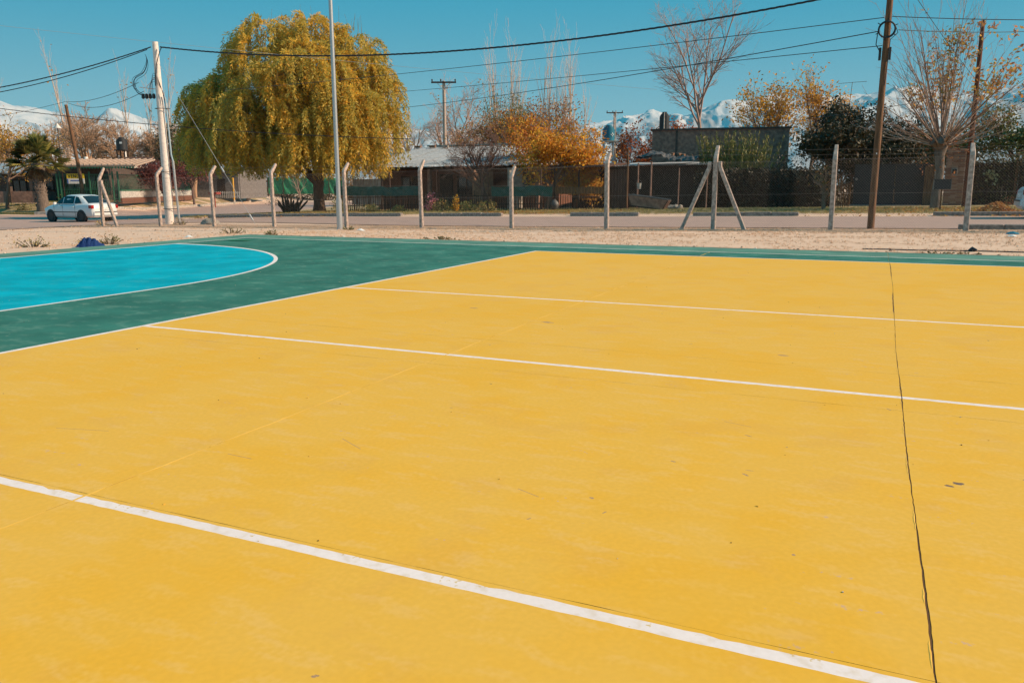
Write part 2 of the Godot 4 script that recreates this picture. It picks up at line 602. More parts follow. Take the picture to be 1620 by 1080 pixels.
func crack_half(z: float) -> float:
	var w := 0.0045 + 0.004 * fine_noise.get_noise_1d(z * 8.0 + 40.0)
	for a in [[0.2, 2.2, 0.010], [4.0, 5.6, 0.012], [8.45, 9.25, 0.0055], [9.6, 10.4, 0.004], [10.9, 12.0, 0.0055]]:
		w += a[2] * smoothstep(a[0] - 0.2, a[0] + 0.3, z) * (1.0 - smoothstep(a[1] - 0.3, a[1] + 0.2, z))
	return maxf(0.0012, w * 0.32 + 0.0004)

func slab_poly(x0: float, x1: float, z0: float, z1: float) -> PackedVector2Array:
	var out := PackedVector2Array()
	var hair := 0.0015
	var lo := z0 + (0.0003 if z0 > COURT_BACK + 0.01 else 0.0)
	var hi := z1 - hair
	# down the right side, back up the left side
	var steps := maxi(2, int((hi - lo) / 0.04))
	if absf(x1 - 6.06) < 0.01:
		for k in steps + 1:
			var z := lerpf(lo, hi, float(k) / steps)
			out.append(Vector2(crack_mid(z) - crack_half(z), z))
	else:
		out.append(Vector2(x1 - 0.001, lo)); out.append(Vector2(x1 - 0.001, hi))
	var across := maxi(2, int((x1 - x0) / 0.05))
	for k in range(1, across):
		var x := lerpf(x1, x0, float(k) / across)
		out.append(Vector2(x, z1 - 0.0004 - 0.0034 * clampf(fine_noise.get_noise_2d(x * 7.0, z1 * 10.0) + 0.25 + 0.35 * fine_noise.get_noise_2d(x * 60.0, z1 * 7.0), 0.0, 1.0)))
	if absf(x0 - 6.06) < 0.01:
		for k in steps + 1:
			var z := lerpf(hi, lo, float(k) / steps)
			out.append(Vector2(crack_mid(z) + crack_half(z), z))
	else:
		out.append(Vector2(x0 + 0.001, hi)); out.append(Vector2(x0 + 0.001, lo))
	return out

func blob(x: float, z: float, rx: float, rz: float, turn: float, seed_: int) -> PackedVector2Array:
	var r := RandomNumberGenerator.new()
	r.seed = seed_
	var out := PackedVector2Array()
	for k in 16:
		var a := TAU * k / 16.0
		var e := r.randf_range(0.55, 1.1)
		out.append(Vector2(x, z) + Vector2(cos(a) * rx * e, sin(a) * rz * e).rotated(turn))
	return out

func build_court() -> void:
	var court := setting("court")
	# the penalty area: six metres round its goal corner, then straight
	var outer := PackedVector2Array()
	outer.append_array(ring_of(-8.08, 7.1, 6.04, -PI / 2, 0.0, 40))
	outer.append_array(ring_of(-8.08, 10.1, 6.04, 0.0, PI / 2, 40))
	var inner := PackedVector2Array()
	inner.append_array(ring_of(-8.03, 7.1, 5.935, -PI / 2, 0.0, 40))
	inner.append_array(ring_of(-8.03, 10.1, 5.935, 0.0, PI / 2, 40))
	var white := [
		band(Vector2(-0.025, 18.3), Vector2(-0.025, -0.05), 0.055, 0.003, 3),
		band(Vector2(-0.052, -0.025), Vector2(9.05, -0.025), 0.05, 0.002, 4),
		band(Vector2(0.0, 6.0), Vector2(9.0, 6.0), 0.05, 0.0055, 5),
		band(Vector2(0.0, 9.0), Vector2(9.0, 9.0), 0.05, 0.0055, 6),
		band(Vector2(9.0, 12.0), Vector2(0.0, 12.0), 0.052, 0.0065, 7),
		band(Vector2(9.025, -0.05), Vector2(9.025, 18.3), 0.05, 0.003, 8),
		band(Vector2(-8.10, -1.07), Vector2(18.0, -1.07), 0.05, 0.003, 9),
		band(Vector2(-8.08, -1.045), Vector2(-8.08, 18.4), 0.05, 0.003, 10),
		outer]
	var zones := []
	zones.append(["blue paint", inner])
	for w in white:
		zones.append(["white paint", w])
	var scuffs := [[6.235, 10.41, 0.030, 0.016, 0.1], [6.20, 10.455, 0.022, 0.012, 0.3], [6.50, 10.25, 0.020, 0.008, 0.0], [5.35, 10.10, 0.03, 0.006, 0.5], [5.10, 10.62, 0.016, 0.008, 0.2], [5.42, 10.66, 0.02, 0.007, 0.7], [3.2, 7.4, 0.07, 0.03, 0.2], [5.3, 8.05, 0.05, 0.02, 0.1], [2.2, 6.9, 0.06, 0.02, 0.0], [7.1, 8.7, 0.04, 0.02, 0.3]]
	for k in scuffs.size():
		var s: Array = scuffs[k]
		zones.append(["scuff" if k < 3 else "pale scuff", blob(s[0], s[1], s[2], s[3], s[4], 200 + k)])
	for k in 46:
		zones.append(["pale scuff" if k % 4 else "scuff", blob(rng.randf_range(0.4, 8.4), rng.randf_range(1.0, 12.6), rng.randf_range(0.006, 0.022), rng.randf_range(0.003, 0.009), rng.randf_range(0, 3), 300 + k)])
	# long thin rubber scuffs
	for a in [[3.55, 10.95, 0.5, 0.13], [2.1, 11.4, -0.25, 0.2], [3.2, 11.35, 0.06, 0.1], [4.6, 11.2, 0.4, 0.08], [5.2, 9.9, 0.3, 0.1]]:
		var at := Vector2(a[0], a[1])
		zones.append(["pale scuff", band(at, at + Vector2(a[3] * 1.5, 0).rotated(a[2]), 0.004, 0.0008, int(a[0] * 100))])
	zones.append(["yellow paint", PackedVector2Array([Vector2(0, 0), Vector2(9, 0), Vector2(9, 18.5), Vector2(0, 18.5)])])
	zones.append(["green paint", PackedVector2Array([Vector2(-8.06, -1.05), Vector2(18, -1.05), Vector2(18, 18.6), Vector2(-8.06, 18.6)])])
	zones.append(["faded green paint", PackedVector2Array([Vector2(-9.5, -3), Vector2(21, -3), Vector2(21, 19), Vector2(-9.5, 19)])])
	var xs := [COURT_LEFT, -3.0, 3.05, 6.06, 9.1, 15.0, 19.0]
	var zs := [COURT_BACK, 0.1, 3.17, 5.85, 8.37, 9.31, 11.955, 15.0, 18.0]
	for i in xs.size() - 1:
		for j in zs.size() - 1:
			var whole := slab_poly(xs[i], xs[i + 1], zs[j], zs[j + 1])
			var left: Array = [whole]
			var out := ArrayMesh.new()
			var used := []
			for zone in zones:
				var pieces := []
				var rest := []
				for poly in left:
					var hit := Geometry2D.intersect_polygons(poly, zone[1])
					if hit.is_empty():
						rest.append(poly)
						continue
					pieces.append_array(hit)
					var cut := Geometry2D.clip_polygons(poly, zone[1])
					var holes := []
					var solid := []
					for q in cut:
						if Geometry2D.is_polygon_clockwise(q):
							holes.append(q)
						else:
							solid.append(q)
					if holes.is_empty():
						rest.append_array(solid)
					else:
						# a mark inside the piece: halve the piece through the mark so that no hole is left
						var mid := Vector2.ZERO
						for q in holes[0]:
							mid += q
						mid /= holes[0].size()
						for half in [PackedVector2Array([Vector2(-99, -99), Vector2(mid.x, -99), Vector2(mid.x, 99), Vector2(-99, 99)]), PackedVector2Array([Vector2(mid.x, -99), Vector2(99, -99), Vector2(99, 99), Vector2(mid.x, 99)])]:
							for h in Geometry2D.intersect_polygons(poly, half):
								for q in Geometry2D.clip_polygons(h, zone[1]):
									if not Geometry2D.is_polygon_clockwise(q):
										rest.append(q)
				left = rest
				if pieces.is_empty():
					continue
				var b := MB.new()
				for piece in pieces:
					var tris := Geometry2D.triangulate_polygon(piece)
					var k := b.v.size()
					for q in piece:
						b.v.append(Vector3(q.x, 0.0, q.y)); b.n.append(Vector3(0, 1, 0)); b.c.append(Color(1, 1, 1)); b.uv.append(q)
					for t in range(0, tris.size(), 3):
						var p0: Vector2 = piece[tris[t]]
						b.ix.append(k + tris[t])
						if (piece[tris[t + 1]] - p0).cross(piece[tris[t + 2]] - p0) > 0.0:
							b.ix.append(k + tris[t + 1]); b.ix.append(k + tris[t + 2])
						else:
							b.ix.append(k + tris[t + 2]); b.ix.append(k + tris[t + 1])
				b.add_to(out)
				used.append(M[zone[0]])
			var side := MB.new()
			for k in whole.size():
				var p := whole[k]
				var q := whole[(k + 1) % whole.size()]
				side.quad(Vector3(p.x, -0.07, p.y), Vector3(p.x, 0, p.y), Vector3(q.x, 0, q.y), Vector3(q.x, -0.07, q.y))
			side.add_to(out)
			used.append(M["slab side"])
			for k in used.size():
				out.surface_set_material(k, used[k])
			part(court, "concrete_slab", out, null)
	# old filler and sand lie in the joints just below the surface
	var fill := MB.new()
	fill.quad(Vector3(COURT_LEFT + 0.05, -0.0014, 17.9), Vector3(18.9, -0.0014, 17.9), Vector3(18.9, -0.0014, COURT_BACK + 0.05), Vector3(COURT_LEFT + 0.05, -0.0014, COURT_BACK + 0.05))
	made(court, "joint_filler", fill, M["joint sand"])
	# the joint that was filled and painted over stands up as a thin ridge
	var ridge := MB.new()
	var z := -1.0
	while z < 14.0:
		var length := rng.randf_range(0.15, 0.9)
		var rows := []
		var steps := int(length / 0.03) + 2
		for k in steps + 1:
			var zz := z + length * k / steps
			var fade := sin(PI * k / steps)
			var x := 3.05 + 0.012 * fine_noise.get_noise_1d(zz * 6.0) + 0.004 * fine_noise.get_noise_1d(zz * 40.0)
			var w := (0.007 + 0.005 * absf(fine_noise.get_noise_1d(zz * 25.0 + 9.0))) * (0.3 + 0.7 * fade)
			var h := (0.001 + 0.0016 * absf(fine_noise.get_noise_1d(zz * 30.0 + 70.0))) * fade
			rows.append([Vector3(x - w, 0.0004, zz), Vector3(x - w * 0.3, h + 0.0006, zz), Vector3(x + w * 0.3, h * 0.8 + 0.0006, zz), Vector3(x + w, 0.0004, zz)])
		ridge.sheet(rows, true)
		z += length + (rng.randf_range(0.0, 0.12) if z > 4.0 else rng.randf_range(0.05, 0.5))
	# thick paint beads along the edge of the crack
	z = -2.0
	while z < 13.0:
		var length := rng.randf_range(0.04, 0.3)
		var rows := []
		var steps := int(length / 0.015) + 2
		for k in steps + 1:
			var zz := z + length * k / steps
			var fade := sin(PI * k / steps)
			var x := crack_mid(zz) - crack_half(zz) - 0.001
			var w := (0.003 + 0.006 * absf(fine_noise.get_noise_1d(zz * 45.0 + 9.0))) * (0.4 + 0.6 * fade)
			var h := (0.0004 + 0.0012 * absf(fine_noise.get_noise_1d(zz * 60.0 + 70.0))) * fade
			rows.append([Vector3(x - w, 0.0004, zz), Vector3(x - w * 0.5, h + 0.0008, zz), Vector3(x - w * 0.15, h * 0.7 + 0.0006, zz), Vector3(x + 0.0005, 0.0003, zz)])
		ridge.sheet(rows, true)
		z += length + rng.randf_range(0.1, 0.5)
	made(court, "paint_ridge", ridge, M["paint ridge"])
	# crumbs of paint, grit and small dry leaves
	var grit := MB.new()
	for k in 300:
		var x := rng.randf_range(-6.0, 10.0)
		var zz := rng.randf_range(-1.5, 13.0)
		var s := rng.randf_range(0.0015, 0.0045)
		var pick := rng.randf()
		grit.col = Color(0.07, 0.04, 0.025) if pick < 0.22 else (Color(0.62, 0.36, 0.05) if pick < 0.8 and x > 0.1 and zz > 0.1 else Color(0.5, 0.44, 0.38))
		grit.box(Vector3(x, s * 0.35 + 0.0005, zz), Vector3(s * rng.randf_range(1.0, 2.4), s * 0.7, s), Basis(Vector3.UP, rng.randf() * TAU))
	var gr := made(self, "grit", grit, M["twig"])
	stuff(gr, "scattered grit and paint crumbs on the painted court", "grit")

# ---------------------------------------------------------------- ground, road, kerbs
func build_ground() -> void:
	var ground := setting("ground")
	var xs := [-8000.0, -4000.0, -2000.0, -1000.0, -500.0, -300.0, -220.0, -180.0]
	var x := -150.0
	while x <= 110.0:
		xs.append(x)
		x += 1.5 if x > -75.0 and x < 30.0 else 5.0
	xs.append_array([140.0, 200.0, 400.0, 1000.0, 2500.0, 8000.0])
	var zs := [-8500.0, -4000.0, -2000.0, -1000.0, -500.0, -300.0, -200.0]
	var z := -150.0
	while z <= 24.0:
		zs.append(z)
		z += 1.2 if z > -60.0 else 5.0
	zs.append_array([60.0, 200.0, 1000.0, 6000.0])
	var rows := []
	for zz in zs:
		var row := []
		for xx in xs:
			var y := gy(xx, zz)
			if xx > COURT_LEFT - 0.0 and zz > COURT_BACK and xx < 19.0 and zz < 18.0:
				y = -0.06
			row.append(Vector3(xx, y, zz))
		rows.append(row)
	var b := MB.new()
	b.sheet(rows, true)
	made(ground, "soil", b, M["dirt"])

	# browner trampled soil along the foot of the fence and beside the court
	var strip := PackedVector2Array()
	for k in 75:
		var xx := -24.0 + k * 0.5
		strip.append(Vector2(xx, -7.5 + 0.7 * fine_noise.get_noise_1d(xx * 1.5)))
	for k in 75:
		var xx := 13.0 - k * 0.5
		strip.append(Vector2(xx, -9.25 + 0.12 * fine_noise.get_noise_1d(xx * 2.5 + 50.0) - (0.6 if xx < -6.0 else 0.0)))
	made(ground, "trampled_soil", laid(strip, 1.0, 0.006), M["brown soil"])
	strip = PackedVector2Array()
	for k in 54:
		var xx := -8.9 + k * 0.5
		strip.append(Vector2(xx, -2.55 - 0.35 * absf(fine_noise.get_noise_1d(xx * 2.0 + 7.0))))
	strip.append(Vector2(17.6, -2.2))
	strip.append(Vector2(-8.9, -2.2))
	made(ground, "trampled_soil", laid(strip, 1.0, 0.006), M["brown soil"])

	# soil blown over the edge of the slab
	var drift := MB.new()
	for k in 46:
		var xx := -8.8 + k * 0.58 + rng.randf_range(-0.2, 0.2)
		var w := rng.randf_range(0.15, 0.55)
		var deep := rng.randf_range(0.02, 0.11)
		for q in 10:
			var a0 := -1.0 + 0.2 * q
			var a1 := a0 + 0.2
			var d0 := deep * (1.0 - a0 * a0) * (0.8 + 0.4 * fine_noise.get_noise_1d(xx * 9.0 + q * 4.0))
			var d1 := deep * (1.0 - a1 * a1) * (0.8 + 0.4 * fine_noise.get_noise_1d(xx * 9.0 + q * 4.0 + 4.0))
			drift.quad(Vector3(xx + a0 * w, 0.0025, COURT_BACK + d0), Vector3(xx + a1 * w, 0.0025, COURT_BACK + d1), Vector3(xx + a1 * w, 0.0025, COURT_BACK - 0.02), Vector3(xx + a0 * w, 0.0025, COURT_BACK - 0.02))
	made(ground, "soil_drift", drift, M["brown soil"])

	var road := setting("road")
	var road_poly := PackedVector2Array([Vector2(90, -9.3), Vector2(90, -18.2), Vector2(-27.5, -18.2), Vector2(-29.5, -19.2), Vector2(-30.6, -22.0), Vector2(-33.5, -30.0), Vector2(-52.0, -69.6), Vector2(-66.5, -69.6), Vector2(-55.2, -48.4), Vector2(-47.0, -31.8), Vector2(-45.0, -25.6), Vector2(-47.5, -23.4), Vector2(-100, -22.6), Vector2(-100, -9), Vector2(-46, -8), Vector2(-45, 24), Vector2(-24.5, 24), Vector2(-24.4, -8.0), Vector2(-24.0, -10.0), Vector2(-21.6, -10.8), Vector2(-19.9, -11.7), Vector2(-16.7, -11.6), Vector2(-10.0, -9.9), Vector2(-4.7, -9.3)])
	made(road, "asphalt", laid(road_poly, 2.0, 0.02), M["asphalt"])

	var verge := setting("verge")
	var verge_poly := PackedVector2Array([Vector2(60, -18.45), Vector2(60, -60), Vector2(-46.0, -60), Vector2(-33.0, -30.2), Vector2(-30.2, -22.2), Vector2(-29.2, -19.4), Vector2(-27.3, -18.45)])
	made(verge, "dry_turf", laid(verge_poly, 2.0, 0.03), M["verge"])
	var left_poly := PackedVector2Array([Vector2(-100, -22.95), Vector2(-47.7, -23.7), Vector2(-45.6, -25.9), Vector2(-47.4, -31.8), Vector2(-55.6, -48.4), Vector2(-67.0, -69.6), Vector2(-100, -69.6)])
	made(verge, "dry_turf", laid(left_poly, 2.0, 0.03), M["verge"])

	# kerbs of cast stones, with gaps at the driveways
	var kerb := setting("kerb")
	var stone := MB.new()
	stone.box(Vector3.ZERO, Vector3(0.985, 0.26, 0.2), Basis.IDENTITY, 0.02)
	var stone_mesh := stone.mesh()
	for run in [[-26.5, -14.0], [-13.3, -9.5], [-6.1, -2.9], [-0.9, 3.0], [7.6, 10.6], [11.5, 15.5]]:
		var xx: float = run[0] + 0.5
		while xx < run[1]:
			var at := Transform3D(Basis(Vector3.UP, rng.randf_range(-0.015, 0.015)) * Basis(Vector3(0, 0, 1), SLOPE + rng.randf_range(-0.006, 0.006)), Vector3(xx, gy(xx, -18.25) + 0.05 + rng.randf_range(-0.01, 0.01), -18.32 + rng.randf_range(-0.01, 0.01)))
			part(kerb, "kerb_stone", stone_mesh, M["kerb concrete"], at)
			xx += 1.0
	# near side kerb that starts beyond the wooden pole
	for k in 6:
		var xx := 8.2 + k
		part(kerb, "kerb_stone", stone_mesh, M["kerb concrete"], Transform3D(Basis(Vector3(0, 0, 1), SLOPE), Vector3(xx, gy(xx, -9.2) + 0.0, -9.2)))
	# painted kerb round the corner house
	var line := PackedVector2Array([Vector2(-75, -22.85), Vector2(-47.7, -23.55), Vector2(-46.1, -24.2), Vector2(-45.35, -25.8), Vector2(-47.2, -31.8), Vector2(-55.4, -48.4), Vector2(-66.8, -69.6)])
	var yellow := 0
	for s in line.size() - 1:
		var a := line[s]
		var e := line[s + 1]
		var m := maxi(1, roundi(a.distance_to(e)))
		for k in m:
			var q := a.lerp(e, (k + 0.5) / m)
			var d := e - a
			yellow += 1
			var paint: Material = M["kerb yellow"] if q.x < -46.0 and q.y > -24.0 and yellow % 7 != 0 else M["pale plaster"]
			part(kerb, "kerb_stone", stone_mesh, paint, Transform3D(Basis(Vector3.UP, atan2(-d.y, d.x)), Vector3(q.x, gy(q.x, q.y) + 0.06, q.y)))

	# dry grass on the strip between court and fence, and on the verges
	var tuft := MB.new()
	var r := RandomNumberGenerator.new()
	r.seed = 9
	for k in 7:
		var a := r.randf() * TAU
		var p := Vector3(r.randf_range(-0.03, 0.03), 0, r.randf_range(-0.03, 0.03))
		var tip := p + Vector3(cos(a) * 0.05, r.randf_range(0.02, 0.05), sin(a) * 0.05)
		var s := Vector3(-sin(a), 0, cos(a)) * 0.005
		tuft.tri(p - s, p + s, tip)
	var mm := MultiMesh.new()
	mm.transform_format = MultiMesh.TRANSFORM_3D
	mm.use_colors = true
	mm.mesh = tuft.mesh()
	var spots := []
	var tries := 0
	while spots.size() < 14000 and tries < 200000:
		tries += 1
		var xx := r.randf_range(-26.0, 13.0)
		var zz := r.randf_range(-9.6, -2.2)
		if xx < -9.5:
			zz = r.randf_range(-10.0, 6.0)
		var cover := fine_noise.get_noise_2d(xx * 1.2, zz * 3.0) * 0.9 + 0.45
		if zz < -7.0 and zz > -9.0:
			cover += 0.25
		if xx < -12.0:
			cover -= 0.35
		if r.randf() < cover:
			spots.append([xx, zz, 0])
	for k in 9000:
		spots.append([r.randf_range(-29.0, 14.0), r.randf_range(-27.0, -18.6), 1])
	for k in 2500:
		spots.append([r.randf_range(-60.0, -46.5), r.randf_range(-29.0, -24.5), 2])
	mm.instance_count = spots.size()
	for k in spots.size():
		var s: Array = spots[k]
		var kind: int = s[2]
		var size := r.randf_range(0.5, 1.15) if kind == 0 else r.randf_range(1.0, 2.4)
		var turn := Basis(Vector3.UP, r.randf() * TAU).scaled(Vector3(size, size * r.randf_range(0.5, 1.2), size))
		mm.set_instance_transform(k, Transform3D(turn, Vector3(s[0], gy(s[0], s[1]) + (0.0 if kind == 0 else 0.03), s[1])))
		var t := r.randf()
		var col := Color(0.80, 0.57, 0.40).lerp(Color(0.58, 0.37, 0.23), t)
		if kind == 1:
			col = Color(0.42, 0.30, 0.12).lerp(Color(0.16, 0.17, 0.04), t if t > 0.45 else 0.0)
		elif kind == 2:
			col = Color(0.30, 0.26, 0.09).lerp(Color(0.12, 0.16, 0.03), t)
		mm.set_instance_color(k, col)
	var mi := MultiMeshInstance3D.new()
	mi.name = numbered("dry_grass", self)
	mi.multimesh = mm
	mi.material_override = M["grass blade"]
	add_child(mi, true)
	stuff(mi, "short dry straw grass on the strip by the fence and verges", "grass")

	# fallen leaves under the trees
	var lf := MB.new()
	lf.leaf(Vector3.ZERO, Vector3(0.05, 0.008, 0), Vector3(0, 0.006, 0.03))
	var lm := MultiMesh.new()
	lm.transform_format = MultiMesh.TRANSFORM_3D
	lm.use_colors = true
	lm.mesh = lf.mesh()
	lm.instance_count = 5200
	for k in 5200:
		var xx := 0.0
		var zz := 0.0
		if k < 2200:
			xx = -25.0 + r.randfn() * 3.6
			zz = -22.0 + r.randfn() * 2.2
		elif k < 3600:
			xx = r.randf_range(-12.0, -5.0)
			zz = r.randf_range(-24.5, -18.7)
		else:
			xx = 8.0 + r.randfn() * 2.6
			zz = -22.5 + r.randfn() * 2.6
		zz = minf(zz, -18.1)
		lm.set_instance_transform(k, Transform3D(Basis.from_euler(Vector3(r.randf_range(-0.5, 0.5), r.randf() * TAU, r.randf_range(-0.5, 0.5))).scaled(Vector3.ONE * r.randf_range(0.7, 1.5)), ground_at(xx, zz, 0.05)))
		lm.set_instance_color(k, [Color(0.50, 0.23, 0.04), Color(0.36, 0.15, 0.04), Color(0.56, 0.33, 0.06), Color(0.25, 0.11, 0.05)][r.randi() % 4])
	var li := MultiMeshInstance3D.new()
	li.name = numbered("fallen_leaves", self)
	li.multimesh = lm
	li.material_override = M["leaf"]
	add_child(li, true)
	stuff(li, "fallen orange and brown leaves scattered on the far verge", "leaves")

# ---------------------------------------------------------------- mountains
func build_mountains() -> void:
	var range_ := setting("mountains")
	# skyline: bearing in degrees right of straight ahead, height in degrees
	var az := [-48.0, -38.0, -32.7, -30.5, -28.5, -27.2, -25.6, -24.4, -22.5, -18.0, -12.0, -7.0, -2.0, 3.0, 5.2, 6.6, 7.9, 8.6, 9.7, 10.6, 11.8, 13.0, 14.7, 16.0, 17.2, 18.6, 20.0, 21.3, 22.8, 24.0, 25.4, 27.0, 29.0, 31.0, 33.0, 38.0, 48.0]
	var el := [5.6, 6.2, 6.1, 5.75, 5.4, 5.15, 5.4, 5.1, 4.7, 4.4, 4.2, 4.0, 4.0, 4.3, 4.7, 4.85, 4.9, 5.1, 5.5, 5.2, 5.3, 5.65, 5.95, 5.75, 6.1, 6.0, 6.15, 6.25, 6.5, 6.75, 6.8, 6.7, 6.55, 6.8, 7.0, 7.2, 6.8]
	var ridge := FastNoiseLite.new()
	ridge.seed = 4
	ridge.noise_type = FastNoiseLite.TYPE_SIMPLEX_SMOOTH
	ridge.fractal_type = FastNoiseLite.FRACTAL_RIDGED
	ridge.fractal_octaves = 6
	ridge.frequency = 0.0011
	var patch := FastNoiseLite.new()
	patch.seed = 8
	patch.fractal_octaves = 5
	patch.frequency = 0.0035
	var cols := 1000
	var nrow := 90
	var rows := []
	var hs := []
	for i in nrow:
		var t := float(i) / (nrow - 1)
		var dist := lerpf(4200.0, 7600.0, t)
		var row := []
		for j in cols:
			var a := lerpf(-48.0, 48.0, float(j) / (cols - 1))
			var k := 0
			while k < az.size() - 2 and a > az[k + 1]:
				k += 1
			var e: float = lerpf(el[k], el[k + 1], clampf((a - az[k]) / (az[k + 1] - az[k]), 0.0, 1.0))
			var ang := deg_to_rad(a) - 0.42701
			var px := 5.85 + sin(ang) * dist
			var pz := 14.0 - cos(ang) * dist
			var top := tan(deg_to_rad(e * 0.94 - (0.45 * smoothstep(-15.0, -30.0, a)) - 0.35 * smoothstep(18.0, 26.0, a))) * 7000.0
			var wob := patch.get_noise_2d(px * 0.12, pz * 0.12)
			var rg := ridge.get_noise_2d(deg_to_rad(a) * 6200.0 + wob * 500.0, dist * 0.42 + wob * 300.0)
			var climb := pow(smoothstep(0.0, 0.82, t), 0.85) * (1.0 - 0.35 * smoothstep(0.84, 1.0, t))
			var y := top * climb * (0.86 + 0.14 * t) + (rg - 0.1) * 120.0 * climb * (1.0 - 0.72 * smoothstep(0.62, 0.84, t)) + patch.get_noise_2d(px * 1.4, pz * 1.4) * 13.0 * climb
			row.append(Vector3(px, y - 30.0, pz))
		rows.append(row)
	var b := MB.new()
	b.sheet(rows, true)
	for k in b.v.size():
		var p := b.v[k]
		var ang2 := atan2(p.x - 5.85, -(p.z - 14.0))
		var r2 := Vector2(p.x, p.z).length()
		var m := patch.get_noise_2d(ang2 * 6000.0, r2 * 0.35) * 0.7 + ridge.get_noise_2d(ang2 * 16000.0, r2 * 1.1) * 0.3
		var steep := 1.0 - absf(b.n[k].y)
		var snow := smoothstep(0.0, 0.16, m * 1.2 + 0.10 - steep * 0.3 + (p.y - 330.0) * 0.0009)
		b.c[k] = Color(0.32, 0.31, 0.31).lerp(Color(0.58, 0.56, 0.55), snow)  # rock and snow tones drawn closer together, painting in some haze
	made(range_, "snowy_ridge", b, M["snow rock"])

func build_objects() -> void:
	build_fence()
	build_poles()
	build_corner_house()
	build_left_far()
	build_mid_house()
	build_shack()
	build_right_yard()
	build_trees()
	build_small()

# ---------------------------------------------------------------- fence, poles, cables
func sagging(a: Vector3, b: Vector3, sag: float, steps: int) -> PackedVector3Array:
	var out := PackedVector3Array()
	for k in steps + 1:
		var t := float(k) / steps
		var p := a.lerp(b, t)
		p.y -= 4.0 * sag * t * (1.0 - t)
		out.append(p)
	return out

func cable(label: String, a: Vector3, b: Vector3, sag: float, r: float, twisted := false, material := "cable") -> void:
	var m := MB.new()
	if twisted:
		var steps := int(a.distance_to(b) / 0.09)
		var mid := sagging(a, b, sag, steps)
		for s in 3:
			var path := PackedVector3Array()
			for k in steps + 1:
				var ang := k * 0.09 / 0.7 * TAU + TAU * s / 3.0
				path.append(mid[k] + Vector3(0, cos(ang), sin(ang)) * r * 0.55)
			m.tube(path, PackedFloat32Array([r * 0.5]), 5)
	else:
		m.tube(sagging(a, b, sag, 24), PackedFloat32Array([r]), 4)
	tag(made(self, "overhead_cable", m, M[material]), label, "cable", "overhead cables")

func fence_post(height: float, bend_at: float, w: float) -> ArrayMesh:
	var m := MB.new()
	var rows := []
	var marks := [[-0.3, 0.0, 1.0], [0.0, 0.0, 1.0], [bend_at - 0.02, 0.0, 0.92], [bend_at, -0.006, 0.92], [bend_at + 0.03, -0.03, 0.9], [height, -0.27, 0.7]]
	var prev := []
	for a in marks:
		var h: float = w * 0.5 * a[2]
		var c: float = h * 0.72
		var lean: float = 0.7 if a[0] > bend_at else 0.0
		var ring := []
		for q in [[c, -h], [h, -c], [h, c], [c, h], [-c, h], [-h, c], [-h, -c], [-c, -h]]:
			ring.append(Vector3(q[0], a[0] + q[1] * lean, a[1] + q[1] * (1.0 - lean * 0.3)))
		if prev.size():
			for k in 8:
				m.quad(prev[k], ring[k], ring[(k + 1) % 8], prev[(k + 1) % 8])
		prev = ring
	for k in range(1, 7):
		m.tri(prev[0], prev[k + 1], prev[k])
	return m.mesh()

